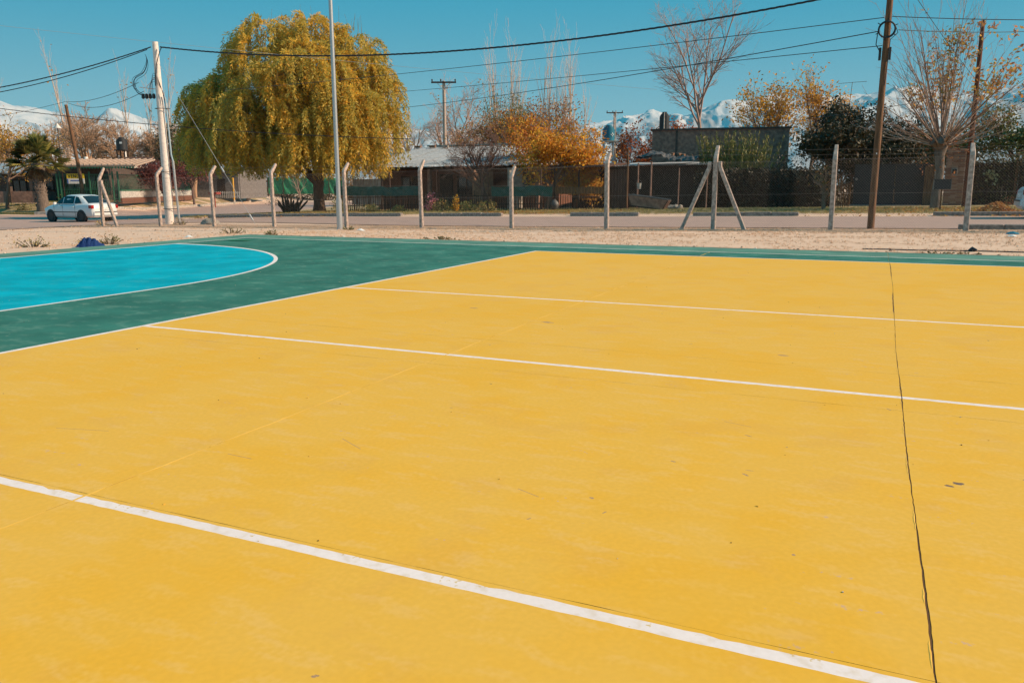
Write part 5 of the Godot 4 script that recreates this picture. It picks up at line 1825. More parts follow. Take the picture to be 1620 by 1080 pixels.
	# black roof tank on its stand
	var t := thing("water_tank", "black ribbed water tank on stand above the corner house", "water tank", Vector3(-50.0, 3.2, -33.1), FACE)
	tank_parts(t, 0.42, 0.95, 1.0, "tank black")
	for q in [[-0.3, -0.3], [0.3, -0.3], [-0.3, 0.3], [0.3, 0.3]]:
		boxed(t, "leg", Vector3(q[0], 0.45, q[1]), Vector3(0.07, 1.0, 0.07), "dark wood")
	boxed(t, "platform", Vector3(0, 0.93, 0), Vector3(0.9, 0.07, 0.9), "dark wood")
	var lb := MB.new()
	lb.box(Vector3(0.12, 1.5, 0.425), Vector3(0.2, 0.14, 0.01))
	made(t, "maker_label", lb, M["sign white"])
	# small street lamp behind the palm
	var lamp := thing("street_lamp", "small white bell shaped lamp on a thin post behind the palm", "lamp", ground_at(-47.3, -25.6))
	var lm := MB.new()
	lm.tube(PackedVector3Array([Vector3(0, 0, 0), Vector3(0, 5.6, 0)]), PackedFloat32Array([0.03, 0.02]), 8)
	made(lamp, "post", lm, M["dark wood"])
	lm = MB.new()
	lm.tube(PackedVector3Array([Vector3(0, 5.78, 0), Vector3(0, 5.68, 0), Vector3(0, 5.58, 0), Vector3(0, 5.46, 0)]), PackedFloat32Array([0.05, 0.1, 0.18, 0.28]), 14)
	made(lamp, "lamp_shade", lm, M["sign white"])

func tank_parts(t: Node3D, r: float, y0: float, hgt: float, material: String) -> void:
	var m := MB.new()
	m.tube(PackedVector3Array([Vector3(0, y0, 0), Vector3(0, y0 + 0.05, 0), Vector3(0, y0 + hgt * 0.72, 0), Vector3(0, y0 + hgt * 0.86, 0), Vector3(0, y0 + hgt * 0.93, 0)]), PackedFloat32Array([r * 0.96, r, r, r * 0.78, r * 0.5]), 22)
	var body := made(t, "body", m, M[material])
	for k in 3:
		m = MB.new()
		var y := y0 + hgt * (0.2 + 0.22 * k)
		m.tube(PackedVector3Array([Vector3(0, y - 0.03, 0), Vector3(0, y, 0), Vector3(0, y + 0.03, 0)]), PackedFloat32Array([r * 0.99, r * 1.035, r * 0.99]), 22, false)
		made(body, "rib", m, M[material])
	m = MB.new()
	m.tube(PackedVector3Array([Vector3(0, y0 + hgt * 0.9, 0), Vector3(0, y0 + hgt, 0)]), PackedFloat32Array([r * 0.52, r * 0.5]), 16)
	made(t, "lid", m, M[material])

func build_left_far() -> void:
	# grey roofed house behind the plum trees
	var h := thing("grey_roof_house", "low house with long grey roof behind the purple plum tree", "house", Vector3(-61.0, 0.1, -53.4), FACE)
	boxed(h, "wall", Vector3(-0.4, 1.5, 0.0), Vector3(7.0, 3.3, 0.3), "cool wall")
	boxed(h, "wall", Vector3(-3.9, 1.5, -5.0), Vector3(0.3, 3.3, 9.6), "cool wall")
	boxed(h, "wall", Vector3(3.0, 1.5, -5.0), Vector3(0.3, 3.3, 9.6), "cool wall")
	boxed(h, "roof", Vector3(-0.2, 3.95, -3.6), Vector3(8.6, 0.12, 8.8), "zinc", 0.0, Basis(Vector3.RIGHT, 0.2))
	boxed(h, "gable_cornice", Vector3(-2.0, 4.95, 1.0), Vector3(3.6, 0.22, 0.5), "pale plaster")
	boxed(h, "gable_wall", Vector3(-2.0, 4.05, 0.9), Vector3(3.3, 1.6, 0.3), "cool wall")
	window_part(h, Vector3(-2.2, 1.4, 0.17), 1.2, 1.0)
	boxed(h, "door", Vector3(1.2, 1.0, 0.17), Vector3(0.9, 2.0, 0.06), "dark wood")
	# low white garden railing in front
	var g := thing("garden_railing", "low white railing in front of the grey roofed house", "railing", Vector3(-58.4, 0.05, -52.9), FACE)
	for k in 16:
		boxed(g, "upright", Vector3(-1.6 + k * 0.2, 0.35, 0), Vector3(0.06, 0.7, 0.05), "white wall")
	for y in [0.18, 0.58]:
		boxed(g, "rail", Vector3(-0.1, y, 0.0), Vector3(3.3, 0.06, 0.03), "white wall")
	var yp := thing("painted_post", "thin yellow post on the verge left of the light green net", "post", ground_at(-58.1, -53.7))
	boxed(yp, "shaft", Vector3(0, 1.35, 0), Vector3(0.16, 2.9, 0.16), "yellow pole", 0.02)
	boxed(yp, "foot", Vector3(0, 0.2, 0), Vector3(0.2, 0.5, 0.2), "pale plaster", 0.02)
	var wp := thing("whitewashed_trunk", "whitewashed bare tree trunk at the left end of the green net", "tree", ground_at(-60.6, -58.6))
	var m := MB.new()
	m.tube(PackedVector3Array([Vector3(0, -0.2, 0), Vector3(0.05, 1.6, 0), Vector3(-0.05, 3.4, 0)]), PackedFloat32Array([0.3, 0.22, 0.17]), 9)
	made(wp, "trunk", m, M["white wall"])
	m = MB.new()
	for k in 5:
		m.tube(PackedVector3Array([Vector3(-0.05, 3.2, 0), Vector3(-0.6 + 0.3 * k, 4.4, 0.2 * (k - 2)), Vector3(-1.2 + 0.55 * k, 5.6, 0.3 * (k - 2))]), PackedFloat32Array([0.1, 0.06, 0.03]), 6)
	made(wp, "limbs", m, M["bark"])
	# light green shade net fence at the end of the side street
	var n := thing("net_fence", "light green shade net fence at the end of the side street", "fence", Vector3(-67.3, 0.2, -69.6), FACE)
	m = MB.new()
	var rows := []
	for i in 9:
		var row := []
		for j in 60:
			row.append(Vector3(j * 0.17, 0.1 + i * 0.26 + 0.05 * sin(j * 0.7) * (i / 8.0), 0.06 * sin(j * 0.9 + i * 0.8) + 0.04 * sin(j * 2.3 + i)))
		rows.append(row)
	m.sheet(rows)
	made(n, "net", m, M["light net"])
	for k in 6:
		boxed(n, "stake", Vector3(0.1 + k * 2.0, 1.0, 0.12), Vector3(0.1, 2.5, 0.1), "dark wood")
	# thin young tree before the net
	var bc := bare_cfg(Color(0.3, 0.22, 0.17), 0.01)
	bc.levels = 2
	tree("young_tree", "thin young tree in front of the light green net", ground_at(-43.0, -46.2), 1201, bc, 2.2, 0.09, Vector3(0.15, 1, 0))
	# red tray on a post
	var rp := thing("tray_post", "red litter tray on a post at the side street kerb", "litter tray", ground_at(-51.3, -44.0))
	boxed(rp, "post", Vector3(0, 0.6, 0), Vector3(0.1, 1.3, 0.1), "red paint", 0.01)
	for q in [[0, -0.3, 0.9, 0.05], [0, 0.3, 0.9, 0.05]]:
		boxed(rp, "side_board", Vector3(0.05, 1.35, q[1]), Vector3(0.9, 0.22, 0.04), "red paint")
	for s in [-1, 1]:
		boxed(rp, "end_board", Vector3(0.05 + 0.47 * s, 1.35, 0), Vector3(0.04, 0.22, 0.56), "red paint")
	boxed(rp, "bottom", Vector3(0.05, 1.26, 0), Vector3(0.9, 0.04, 0.56), "red paint")
	# corner roof at far left, behind the palm
	var fl := thing("blue_roof_house", "house with pale blue roof sheet behind the palm at left edge", "house", Vector3(-60.0, 0.1, -27.8), FACE)
	boxed(fl, "wall", Vector3(1.5, 1.1, -1.0), Vector3(9.0, 2.4, 0.25), "dark plaster")
	boxed(fl, "wall", Vector3(6.0, 1.1, -4.0), Vector3(0.25, 2.4, 6.0), "dark plaster")
	boxed(fl, "roof", Vector3(1.5, 2.7, -3.0), Vector3(9.6, 0.1, 5.6), "zinc", 0.0, Basis(Vector3.RIGHT, 0.16))
	window_part(fl, Vector3(2.6, 1.2, -0.85), 1.1, 1.0)

func build_mid_house() -> void:
	var h := thing("zinc_roof_house", "long brick house with pale zinc roof behind the dark bare fruit tree", "house", Vector3(-17.5, gy(-17.5, -30.0) + 0.03, -30.0))
	boxed(h, "wall", Vector3(0.2, 1.2, 0.0), Vector3(12.4, 2.6, 0.25), "brick")
	boxed(h, "wall", Vector3(-5.9, 1.2, -4.1), Vector3(0.25, 2.6, 7.9), "brick")
	boxed(h, "wall", Vector3(6.3, 1.2, -4.1), Vector3(0.25, 2.6, 7.9), "brick")
	boxed(h, "wall", Vector3(0.2, 1.2, -8.2), Vector3(12.4, 2.6, 0.25), "brick")
	for x in [-5.2, -1.75, 1.9, 5.4]:
		boxed(h, "column", Vector3(x, 1.2, 0.9), Vector3(0.2, 2.5, 0.2), "grey wall", 0.01)
	boxed(h, "eave_beam", Vector3(0.2, 2.42, 0.95), Vector3(12.9, 0.16, 0.12), "dark wood")
	for x in [-3.6, 0.4, 3.8]:
		window_part(h, Vector3(x, 1.35, 0.14), 1.2, 1.1)
	boxed(h, "door", Vector3(-1.0, 1.0, 0.15), Vector3(0.9, 2.1, 0.06), "dark wood")
	boxed(h, "added_sun_panel", Vector3(2.05, 1.15, 1.25), Vector3(1.3, 2.2, 0.2), "roof tile", 0.0, Basis(Vector3.UP, 0.98))  # added wall panel, turned to catch the sun as a lit wall patch
	boxed(h, "added_sun_panel", Vector3(4.1, 1.2, 1.2), Vector3(0.9, 2.3, 0.2), "pale plaster", 0.0, Basis(Vector3.UP, 0.98))  # second added panel, angled into the sun the same way
	var rf := Node3D.new()
	rf.name = numbered("roof", h)
	h.add_child(rf, true)
	var sheet_mesh := corrugated(1.06, 7.9, 7, 0.018).mesh()
	for k in 13:
		part(rf, "roof_sheet", sheet_mesh, M["zinc"], Transform3D(Basis(Vector3.RIGHT, 0.19), Vector3(-6.1 + k * 1.02, 4.02 + 0.008 * (k % 2), -6.4)))
	boxed(rf, "ridge_board", Vector3(-1.6, 4.12, -6.5), Vector3(9.0, 0.1, 0.4), "pale plaster")
	# bricks that weigh the roof down
	for k in 5:
		var b := thing("loose_brick", ["orange brick on the zinc roof, nearest the willow", "second orange brick on the zinc roof from the willow", "pale brick in the middle of the row on the zinc roof", "long orange brick, fourth in the row on the zinc roof", "orange brick at right end of the row on the zinc roof"][k], "brick", Vector3([-24.1, -22.9, -21.9, -20.7, -19.9][k], h.position.y + 3.99, -35.9), 0.1, "bricks on the zinc roof")
		var bm := MB.new()
		bm.box(Vector3(0, 0.07, 0), Vector3(0.45 if k != 3 else 0.7, 0.14, 0.22), Basis.IDENTITY, 0.015)
		made(b, "block", bm, M["roof tile"] if k != 2 else M["pale plaster"])
	# green shade nets along the yard fence
	for a in [[-22.6, -17.0, "dark green shade net along the yard fence below the willow"], [-12.6, -9.2, "dark teal shade net along the yard fence by the golden tree"]]:
		var n := thing("shade_net", a[2], "shade net", Vector3.ZERO)
		var m := MB.new()
		var rows := []
		var cols := int((a[1] - a[0]) / 0.1)
		for i in 7:
			var row := []
			for j in cols + 1:
				var x: float = lerpf(a[0], a[1], float(j) / cols)
				var t := i / 6.0
				row.append(Vector3(x, 0.72 + t * 0.5 + 0.1 * fine_noise.get_noise_2d(x * 2.0, 3.0) * (1.0 if i > 3 else 0.5), -24.0 + 0.07 * fine_noise.get_noise_2d(x * 6.0, t * 6.0) + 0.05 * sin(x * 7.0)))
			rows.append(row)
		m.sheet(rows)
		made(n, "cloth", m, M["green net"])
		var mm := MB.new()
		mm.rod(Vector3(a[0], 1.22, -24.03), Vector3(a[1], 1.24, -24.03), 0.008, 0.008, 5)
		made(n, "line_wire", mm, M["wire"])
	# paling fence of rough sticks
	var f := thing("stick_fence", "dark rough stick fence in front of the zinc roofed house", "fence", Vector3(0, 0, -24.3))
	for k in 96:
		var x := -22.4 + k * 0.135 + rng.randf_range(-0.03, 0.03)
		var m := MB.new()
		var hgt := rng.randf_range(0.75, 1.15)
		m.rod(Vector3(x, gy(x, -24.3), 0), Vector3(x + rng.randf_range(-0.06, 0.06), gy(x, -24.3) + hgt, rng.randf_range(-0.03, 0.03)), 0.03, 0.022, 5)
		made(f, "stick", m, M["dark wood"])
	for x in [-22.3, -18.96, -16.0, -12.9, -9.9]:
		var m := MB.new()
		m.rod(Vector3(x, gy(x, -24.3), 0.06), Vector3(x, gy(x, -24.3) + 2.1, 0.06), 0.035, 0.03, 6)
		made(f, "post", m, M["rusty sheet"])
	for y in [0.35, 0.8]:
		boxed(f, "rail", Vector3(-16.1, y - 0.12, -0.05), Vector3(12.8, 0.05, 0.04), "dark wood", 0.0, Basis(Vector3(0, 0, 1), SLOPE))
	# corrugated tin panel behind the willow
	var tp := thing("tin_panel", "pale corrugated tin panel leaning behind the willow trunk", "metal panel", Vector3(-22.0, 0.0, -26.4))
	var cm := corrugated(2.0, 1.5, 10, 0.02)
	made(tp, "sheet", cm, M["zinc"], Transform3D(Basis(Vector3.RIGHT, PI / 2 - 0.1), Vector3(0, 1.65, -0.1)))
	for s in [-1, 1]:
		boxed(tp, "frame", Vector3(s * 1.0, 0.7, -0.12), Vector3(0.08, 2.0, 0.06), "dark wood")
	# lean-to with cane valance
	var l := thing("lean_to", "dark lean-to shelter with brown cane valance under the golden tree", "shelter", Vector3(-8.4, gy(-8.4, -26.0) + 0.03, -26.0))
	for q in [[-1.45, 0.0], [-0.1, 0.0], [1.35, 0.0], [-1.45, -3.0], [1.35, -3.0]]:
		var m := MB.new()
		m.rod(Vector3(q[0], -0.1, q[1]), Vector3(q[0], 2.25, q[1]), 0.055, 0.045, 7)
		made(l, "post", m, M["dark wood"])
	boxed(l, "roof", Vector3(-0.05, 2.3, -1.5), Vector3(3.4, 0.08, 3.6), "rusty sheet", 0.0, Basis(Vector3.RIGHT, 0.06))
	boxed(l, "back_wall", Vector3(-0.05, 1.1, -3.1), Vector3(3.1, 2.3, 0.1), "dark wood")
	for k in 15:
		boxed(l, "cane_panel", Vector3(-1.32 + k * 0.185, 0.98 + rng.randf_range(-0.02, 0.02), 0.07), Vector3(0.165, 0.36, 0.03), "cane")
	for k in 20:
		var m := MB.new()
		m.rod(Vector3(-1.4 + k * 0.145, 0.0, 0.03), Vector3(-1.4 + k * 0.145 + rng.randf_range(-0.02, 0.02), 0.72, 0.03), 0.018, 0.015, 5)
		made(l, "paling", m, M["dark wood"])
	boxed(l, "work_table", Vector3(0.15, 0.62, -0.6), Vector3(1.4, 0.08, 0.7), "cane")
	# white sack against a post
	var sk := thing("white_sack", "crumpled white plastic sack beside the lean-to post", "sack", ground_at(-9.35, -24.7, 0.03))
	var sm := MB.new()
	var rows := []
	for i in 9:
		var row := []
		for j in 15:
			var a := TAU * j / 14.0
			var t := i / 8.0
			var rr: float = 0.24 * sin(PI * clampf(t * 0.92 + 0.08, 0, 1)) * (1.0 + 0.25 * fine_noise.get_noise_2d(cos(a) * 4.0 + t * 5.0, sin(a) * 4.0))
			row.append(Vector3(cos(a) * rr, 0.62 * t - 0.03, sin(a) * rr * 0.8))
		rows.append(row)
	sm.sheet(rows)
	made(sk, "bag", sm, M["tarp"])
	M["tarp"].cull_mode = BaseMaterial3D.CULL_DISABLED

func build_shack() -> void:
	var h := thing("scrap_shack", "dark shack with tarpaulin and rubble on its roof", "shack", Vector3(-4.9, gy(-4.9, -29.0) + 0.03, -29.0))
	boxed(h, "wall", Vector3(0.2, 1.1, 0.0), Vector3(5.2, 2.2, 0.15), "dark wood")
	boxed(h, "wall", Vector3(-2.4, 1.1, -2.5), Vector3(0.15, 2.2, 5.0), "dark wood")
	boxed(h, "wall", Vector3(2.8, 1.1, -2.5), Vector3(0.15, 2.2, 5.0), "dark wood")
	var sheet_mesh := corrugated(0.95, 5.6, 8, 0.02).mesh()
	for k in 6:
		part(h, "roof_sheet", sheet_mesh, M["zinc"], Transform3D(Basis(Vector3.UP, rng.randf_range(-0.04, 0.04)) * Basis(Vector3.RIGHT, 0.05), Vector3(-2.3 + k * 0.92, 2.5 + rng.randf_range(0, 0.04), -5.2)))
	# tarpaulin bunched on the roof
	var t := thing("tarpaulin", "crumpled grey blue tarpaulin bunched on the shack roof", "tarpaulin", Vector3(-4.6, h.position.y + 2.42, -29.6))
	var m := MB.new()
	var rows := []
	for i in 22:
		var row := []
		for j in 46:
			var x := (j / 45.0 - 0.5) * 3.3
			var z := (i / 21.0 - 0.5) * 1.9
			var hgt := 0.28 * exp(-pow((x + 0.75) / 0.75, 2.0)) + 0.13 + 0.24 * absf(fine_noise.get_noise_2d(x * 4.0, z * 4.0)) + 0.12 * fine_noise.get_noise_2d(x * 11.0 + 30.0, z * 11.0)
			if i > 19:
				hgt -= 0.06 * (i - 19)
			row.append(Vector3(x, maxf(hgt, 0.03) if i <= 19 else hgt, z))
		rows.append(row)
	m.sheet(rows)
	made(t, "cloth", m, M["tarp"])
	for k in 7:
		var b := thing("loose_brick", ["first", "second", "third", "fourth", "fifth", "sixth", "seventh"][k] + " orange brick fragment from left on the shack tarpaulin", "brick", Vector3(-4.6 + [0.2, 0.55, 0.75, 1.2, 1.6, 1.95, 2.2][k], h.position.y + 2.80 - 0.03 * k, -29.3 - 0.1 * (k % 3)), rng.randf() * 3.0, "bricks on the shack roof")
		var bm := MB.new()
		bm.box(Vector3(0, 0.02, 0), Vector3(0.24, 0.11, 0.13), Basis(Vector3.RIGHT, 0.2), 0.012)
		made(b, "block", bm, M["roof tile"])
	# posts, ladder frame and trough in front of the shack
	for a in [[-6.05, 3.0, 0.05, "tall pale timber post left of the shack"], [-5.5, 2.3, 0.045, "short timber post with a bucket in front of shack"], [-4.82, 2.35, 0.05, "grey timber post in front of the shack tarpaulin"], [-3.4, 2.0, 0.035, "thin dark timber post at the shack right end"], [-2.0, 1.6, 0.035, "thin post in front of the dark hedge"]]:
		var p := thing("timber_post", a[3], "post", ground_at(a[0], -26.5, 0.03))
		var pm := MB.new()
		pm.rod(Vector3(0, -0.1, 0), Vector3(0.02, a[1], 0), a[2], a[2] * 0.85, 7)
		made(p, "shaft", pm, M["pole wood"] if a[1] > 2.6 else M["grey wall"])
	var bk := thing("bucket", "pale bucket hanging on the short timber post", "bucket", Vector3(-5.38, 1.05, -26.38))
	var bm2 := MB.new()
	bm2.tube(PackedVector3Array([Vector3(0, 0, 0), Vector3(0, 0.3, 0)]), PackedFloat32Array([0.1, 0.13]), 12)
	made(bk, "pail", bm2, M["pale plaster"])
	bm2 = MB.new()
	var arc := PackedVector3Array()
	for k in 9:
		arc.append(Vector3(cos(PI * k / 8.0) * 0.13, 0.3 + sin(PI * k / 8.0) * 0.14, 0))
	bm2.tube(arc, PackedFloat32Array([0.008]), 5)
	made(bk, "handle", bm2, M["wire"])
	# old tin sheet gate
	var tg := thing("rusty_sheet", "rust brown metal sheet standing left of the wooden trough", "metal sheet", ground_at(-6.5, -26.6, 0.03))
	made(tg, "sheet", corrugated(1.1, 2.0, 7, 0.02), M["rusty sheet"], Transform3D(Basis(Vector3.RIGHT, PI / 2), Vector3(0, 2.0, 0)))
	boxed(tg, "frame", Vector3(0, 1.0, -0.06), Vector3(1.0, 0.07, 0.05), "dark wood")
	# tilted wooden trough
	var tr_ := thing("wooden_trough", "tilted grey wooden trough lying in front of the shack", "trough", ground_at(-4.6, -25.3, 0.05))
	var tilt := Basis(Vector3(0, 0, 1), -0.12)
	for s in [-1, 1]:
		var pm := MB.new()
		var z: float = 0.38 * s
		var pts := [Vector3(-0.8, 0.08, z * 0.8), Vector3(0.72, 0.06, z * 0.8), Vector3(0.98, 0.56, z), Vector3(-1.0, 0.58, z)]
		for k in 4:
			pts[k] = tilt * pts[k]
		pm.quad(pts[0], pts[1], pts[2], pts[3])
		var off := tilt * Vector3(0, 0, -0.04 * s)
		pm.quad(pts[3] + off, pts[2] + off, pts[1] + off, pts[0] + off)
		pm.quad(pts[3], pts[2], pts[2] + off, pts[3] + off)
		made(tr_, "side_board", pm, M["grey wall"])
		pm = MB.new()
		pm.rod(pts[3] + Vector3(0, 0.02, 0), pts[2] + Vector3(0, 0.02, 0), 0.03, 0.03, 6)
		made(tr_, "rim", pm, M["tarp"])
	for s in [-1, 1]:
		boxed(tr_, "end_board", tilt * Vector3(0.9 * s, 0.32, 0), Vector3(0.05, 0.5, 0.68), "rusty sheet", 0.0, tilt * Basis(Vector3(0, 0, 1), -0.42 * s))
	boxed(tr_, "bottom", tilt * Vector3(-0.03, 0.07, 0), Vector3(1.5, 0.05, 0.62), "dark wood", 0.0, tilt)
	var rb := thing("rubble", "small pile of pale rubble right of the wooden trough", "rubble", ground_at(-3.25, -25.2, 0.03))
	for k in 14:
		boxed(rb, "stone", Vector3(rng.randfn() * 0.22, 0.05 + rng.randf() * 0.1, rng.randfn() * 0.12), Vector3(rng.randf_range(0.08, 0.24), rng.randf_range(0.05, 0.12), rng.randf_range(0.08, 0.2)), "stone", 0.012, Basis.from_euler(Vector3(rng.randf(), rng.randf() * 3.0, rng.randf())))
	# flat roofed concrete block behind
	var c := thing("flat_roof_block", "grey brown flat roofed concrete block above the broom shrub", "building", Vector3(-6.95, gy(-6.9, -35.0), -35.1), 0.18)
	boxed(c, "wall", Vector3(3.85, 2.2, 0.0), Vector3(7.9, 4.6, 0.25), "grey wall")
	boxed(c, "wall", Vector3(0.02, 2.2, -4.2), Vector3(0.25, 4.6, 8.1), "grey wall")
	boxed(c, "wall", Vector3(7.68, 2.2, -4.2), Vector3(0.25, 4.6, 8.1), "grey wall")
	boxed(c, "wall", Vector3(3.85, 2.2, -8.3), Vector3(7.9, 4.6, 0.25), "grey wall")
	boxed(c, "roof_slab", Vector3(3.85, 4.53, -4.15), Vector3(8.1, 0.10, 8.7), "dark plaster")
	boxed(c, "lintel_beam", Vector3(3.85, 2.0, 0.14), Vector3(7.9, 0.14, 0.06), "dark plaster")
	for x in [0.3, 1.35, 4.6, 7.4]:
		boxed(c, "pilaster", Vector3(x, 2.2, 0.135), Vector3(0.22 if x < 1.0 else 0.12, 4.5, 0.05), "dark plaster" if x > 1.0 and x < 2.0 else "grey wall")
	var t2 := thing("water_tank", "dark water tank at the corner of the flat roofed block", "water tank", Vector3(-6.55, gy(-6.9, -35.0) + 4.58, -35.9), FACE)
	tank_parts(t2, 0.30, 0.0, 1.05, "tank black")
	var pm2 := MB.new()
	pm2.rod(Vector3(-0.1, -0.6, 0.42), Vector3(-0.1, 1.0, 0.42), 0.035, 0.035, 7)
	made(t2, "overflow_pipe", pm2, M["pale plaster"])
	# teal tank on a mast
	var t3 := thing("water_tank", "teal water tank with white emblem on a mast", "water tank", Vector3(-10.1, gy(-10, -36), -35.9), FACE)
	tank_parts(t3, 0.39, 4.05, 0.95, "tank teal")
	boxed(t3, "platform", Vector3(0.05, 4.0, 0), Vector3(1.0, 0.08, 0.9), "pale plaster")
	for q in [[-0.3, -0.3], [0.3, -0.3], [-0.3, 0.3], [0.3, 0.3]]:
		boxed(t3, "leg", Vector3(q[0], 2.0, q[1]), Vector3(0.08, 4.0, 0.08), "steel")
	pm2 = MB.new()
	pm2.rod(Vector3(0.42, 0, 0.1), Vector3(0.42, 5.9, 0.1), 0.025, 0.025, 7)
	made(t3, "standpipe", pm2, M["pale plaster"])
	for k in 4:
		boxed(t3, "emblem_petal", Vector3(0.2, 4.42, 0.36) + Vector3(cos(PI / 2 * k), sin(PI / 2 * k), 0) * 0.07, Vector3(0.08, 0.05, 0.02), "sign white", 0.0, Basis(Vector3.UP, 0.5) * Basis(Vector3(0, 0, 1), PI / 2 * k))

func build_right_yard() -> void:
	# dark overgrown hedge with a shadowed fence
	var h := thing("overgrown_hedge", "very dark overgrown hedge between the shack and the stick paling", "hedge", Vector3(0, 0, -28.4))
	tr.seed = 71
	var lf := MB.new()
	for k in 5200:
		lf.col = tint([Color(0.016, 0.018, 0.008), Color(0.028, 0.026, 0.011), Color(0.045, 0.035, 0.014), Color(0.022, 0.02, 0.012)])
		var x := tr.randf_range(-3.0, 3.6)
		var a := any_dir()
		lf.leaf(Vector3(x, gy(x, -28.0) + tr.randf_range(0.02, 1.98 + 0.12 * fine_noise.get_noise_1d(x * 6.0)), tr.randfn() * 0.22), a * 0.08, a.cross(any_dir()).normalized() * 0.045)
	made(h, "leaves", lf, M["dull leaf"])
	boxed(h, "plank_backing", Vector3(0.3, 1.0, -0.5), Vector3(6.6, 1.9, 0.08), "dark wood")
	# pale stick paling right of it
	var f := thing("stick_fence", "short run of pale vertical sticks left of the black gate", "fence", Vector3(0, 0, -28.6))
	for k in 13:
		var x := 3.45 + k * 0.085 + rng.randf_range(-0.02, 0.02)
		var m := MB.new()
		m.rod(Vector3(x, 0.02, 0.0), Vector3(x + rng.randf_range(-0.05, 0.05), rng.randf_range(1.2, 1.85), 0.0), 0.022, 0.016, 5)
		made(f, "stick", m, M["pole wood"] if k % 3 else M["cane"])
	var stump := bare_cfg(Color(0.16, 0.11, 0.08), 0.009)
	stump.levels = 2
	stump.leaves = 3; stump.leaf = 0.12; stump.share = 0.5; stump.palette = [Color(0.20, 0.15, 0.04), Color(0.38, 0.17, 0.06), Color(0.10, 0.09, 0.03)]
	tree("street_sapling", "small street tree hidden behind the concrete post before the stick paling", ground_at(3.6, -24.0, 0.03), 1301, stump, 1.3, 0.1, Vector3(-0.05, 1, 0))
	# black sheet gate with diagonal brace
	var g := thing("sheet_gate", "black sheet metal double gate with diagonal brace behind wooden pole", "gate", Vector3(4.55, gy(5, -31.0) + 0.03, -31.0))
	boxed(g, "leaf_panel", Vector3(0.95, 1.05, 0), Vector3(1.86, 2.0, 0.04), "trim black")
	boxed(g, "leaf_panel", Vector3(2.75, 1.05, 0), Vector3(1.66, 2.0, 0.04), "trim black")
	boxed(g, "brace", Vector3(2.1, 1.0, 0.045), Vector3(3.2, 0.09, 0.03), "trim black", 0.0, Basis(Vector3(0, 0, 1), 0.5))
	for y in [0.08, 2.02]:
		boxed(g, "rail", Vector3(1.8, y, 0.035), Vector3(3.6, 0.08, 0.04), "trim black")
	boxed(g, "sill", Vector3(1.8, 0.01, 0.25), Vector3(3.9, 0.08, 0.4), "kerb concrete", 0.01)
	var dm := MB.new()
	dm.rod(Vector3(0.12, 1.32, 0.022), Vector3(0.12, 1.32, 0.04), 0.07, 0.07, 14)
	made(g, "round_plate", dm, M["wire"])
	# brown plank panel and brick pillar with meter box
	var pp := thing("plank_panel", "weathered brown plank panel right of the black gate", "panel", Vector3(8.15, gy(8, -30.6) + 0.03, -30.6))
	for k in 5:
		boxed(pp, "plank", Vector3(-0.34 + k * 0.15, 0.95, rng.randf_range(-0.01, 0.01)), Vector3(0.14, 1.9 + rng.randf_range(-0.08, 0.08), 0.03), "pole wood")
	boxed(pp, "batten", Vector3(-0.04, 0.5, -0.03), Vector3(0.76, 0.08, 0.03), "dark wood")
	var bp := thing("brick_pillar", "tall brick gate pillar with a grey meter box", "pillar", Vector3(9.0, gy(9, -30.5) + 0.03, -30.5))
	var bricks := []
	for v in 3:
		var bm := MB.new()
		bm.col = [Color(0.34, 0.17, 0.105), Color(0.27, 0.125, 0.08), Color(0.40, 0.22, 0.15)][v]
		bm.box(Vector3.ZERO, Vector3(0.255, 0.068, 0.115), Basis.IDENTITY, 0.006)
		bricks.append(bm.mesh())
	boxed(bp, "mortar_core", Vector3(0, 1.33, 0), Vector3(0.76, 2.68, 0.34), "grey wall")
	for r in 33:
		for k in 3:
			var off := 0.06 if r % 2 else -0.06
			part(bp, "brick", bricks[rng.randi() % 3], M["twig"], Transform3D(Basis(Vector3.UP, rng.randf_range(-0.02, 0.02)), Vector3(-0.255 + k * 0.27 + off * 0.5, 0.06 + r * 0.08, 0.14)))
		for k in 2:
			part(bp, "brick", bricks[rng.randi() % 3], M["twig"], Transform3D(Basis(Vector3.UP, PI / 2), Vector3(0.36, 0.06 + r * 0.08, 0.06 - 0.25 * k)))
	boxed(bp, "meter_box", Vector3(-0.02, 1.58, 0.24), Vector3(0.26, 0.36, 0.12), "wire", 0.01)
	boxed(bp, "box_window", Vector3(-0.02, 1.60, 0.305), Vector3(0.18, 0.22, 0.01), "dark glass")
	# leafy wall at the far right
	var hw := thing("ivy_fence", "dark ivy covered plank fence at the right edge of the street", "fence", Vector3(9.7, gy(10, -31.2) + 0.03, -31.2))
	for k in 22:
		boxed(hw, "plank", Vector3(0.1 + k * 0.205, 1.0, rng.randf_range(-0.012, 0.012)), Vector3(0.195, 2.0 + rng.randf_range(-0.06, 0.06), 0.03), "dark wood")
	boxed(hw, "post", Vector3(1.95, 1.1, 0.06), Vector3(0.09, 2.2, 0.08), "pole wood")
	boxed(hw, "post", Vector3(0.05, 1.1, 0.06), Vector3(0.09, 2.2, 0.08), "pole wood")
	lf = MB.new()
	for k in 1900:
		lf.col = tint([Color(0.04, 0.04, 0.015), Color(0.07, 0.06, 0.02), Color(0.11, 0.075, 0.025)])
		var a := any_dir()
		var y := tr.randf_range(0.1, 2.15)
		lf.leaf(Vector3(tr.randf_range(0.0, 4.4), y, 0.06 + absf(tr.randfn()) * 0.07), a * 0.07, a.cross(any_dir()).normalized() * 0.04)
	for k in 60:
		lf.col = Color(0.36, 0.34, 0.17)
		var a := any_dir()
		lf.leaf(Vector3(0.9 + tr.randfn() * 0.14, 1.35 + tr.randfn() * 0.2, 0.24), a * 0.07, a.cross(any_dir()).normalized() * 0.05)
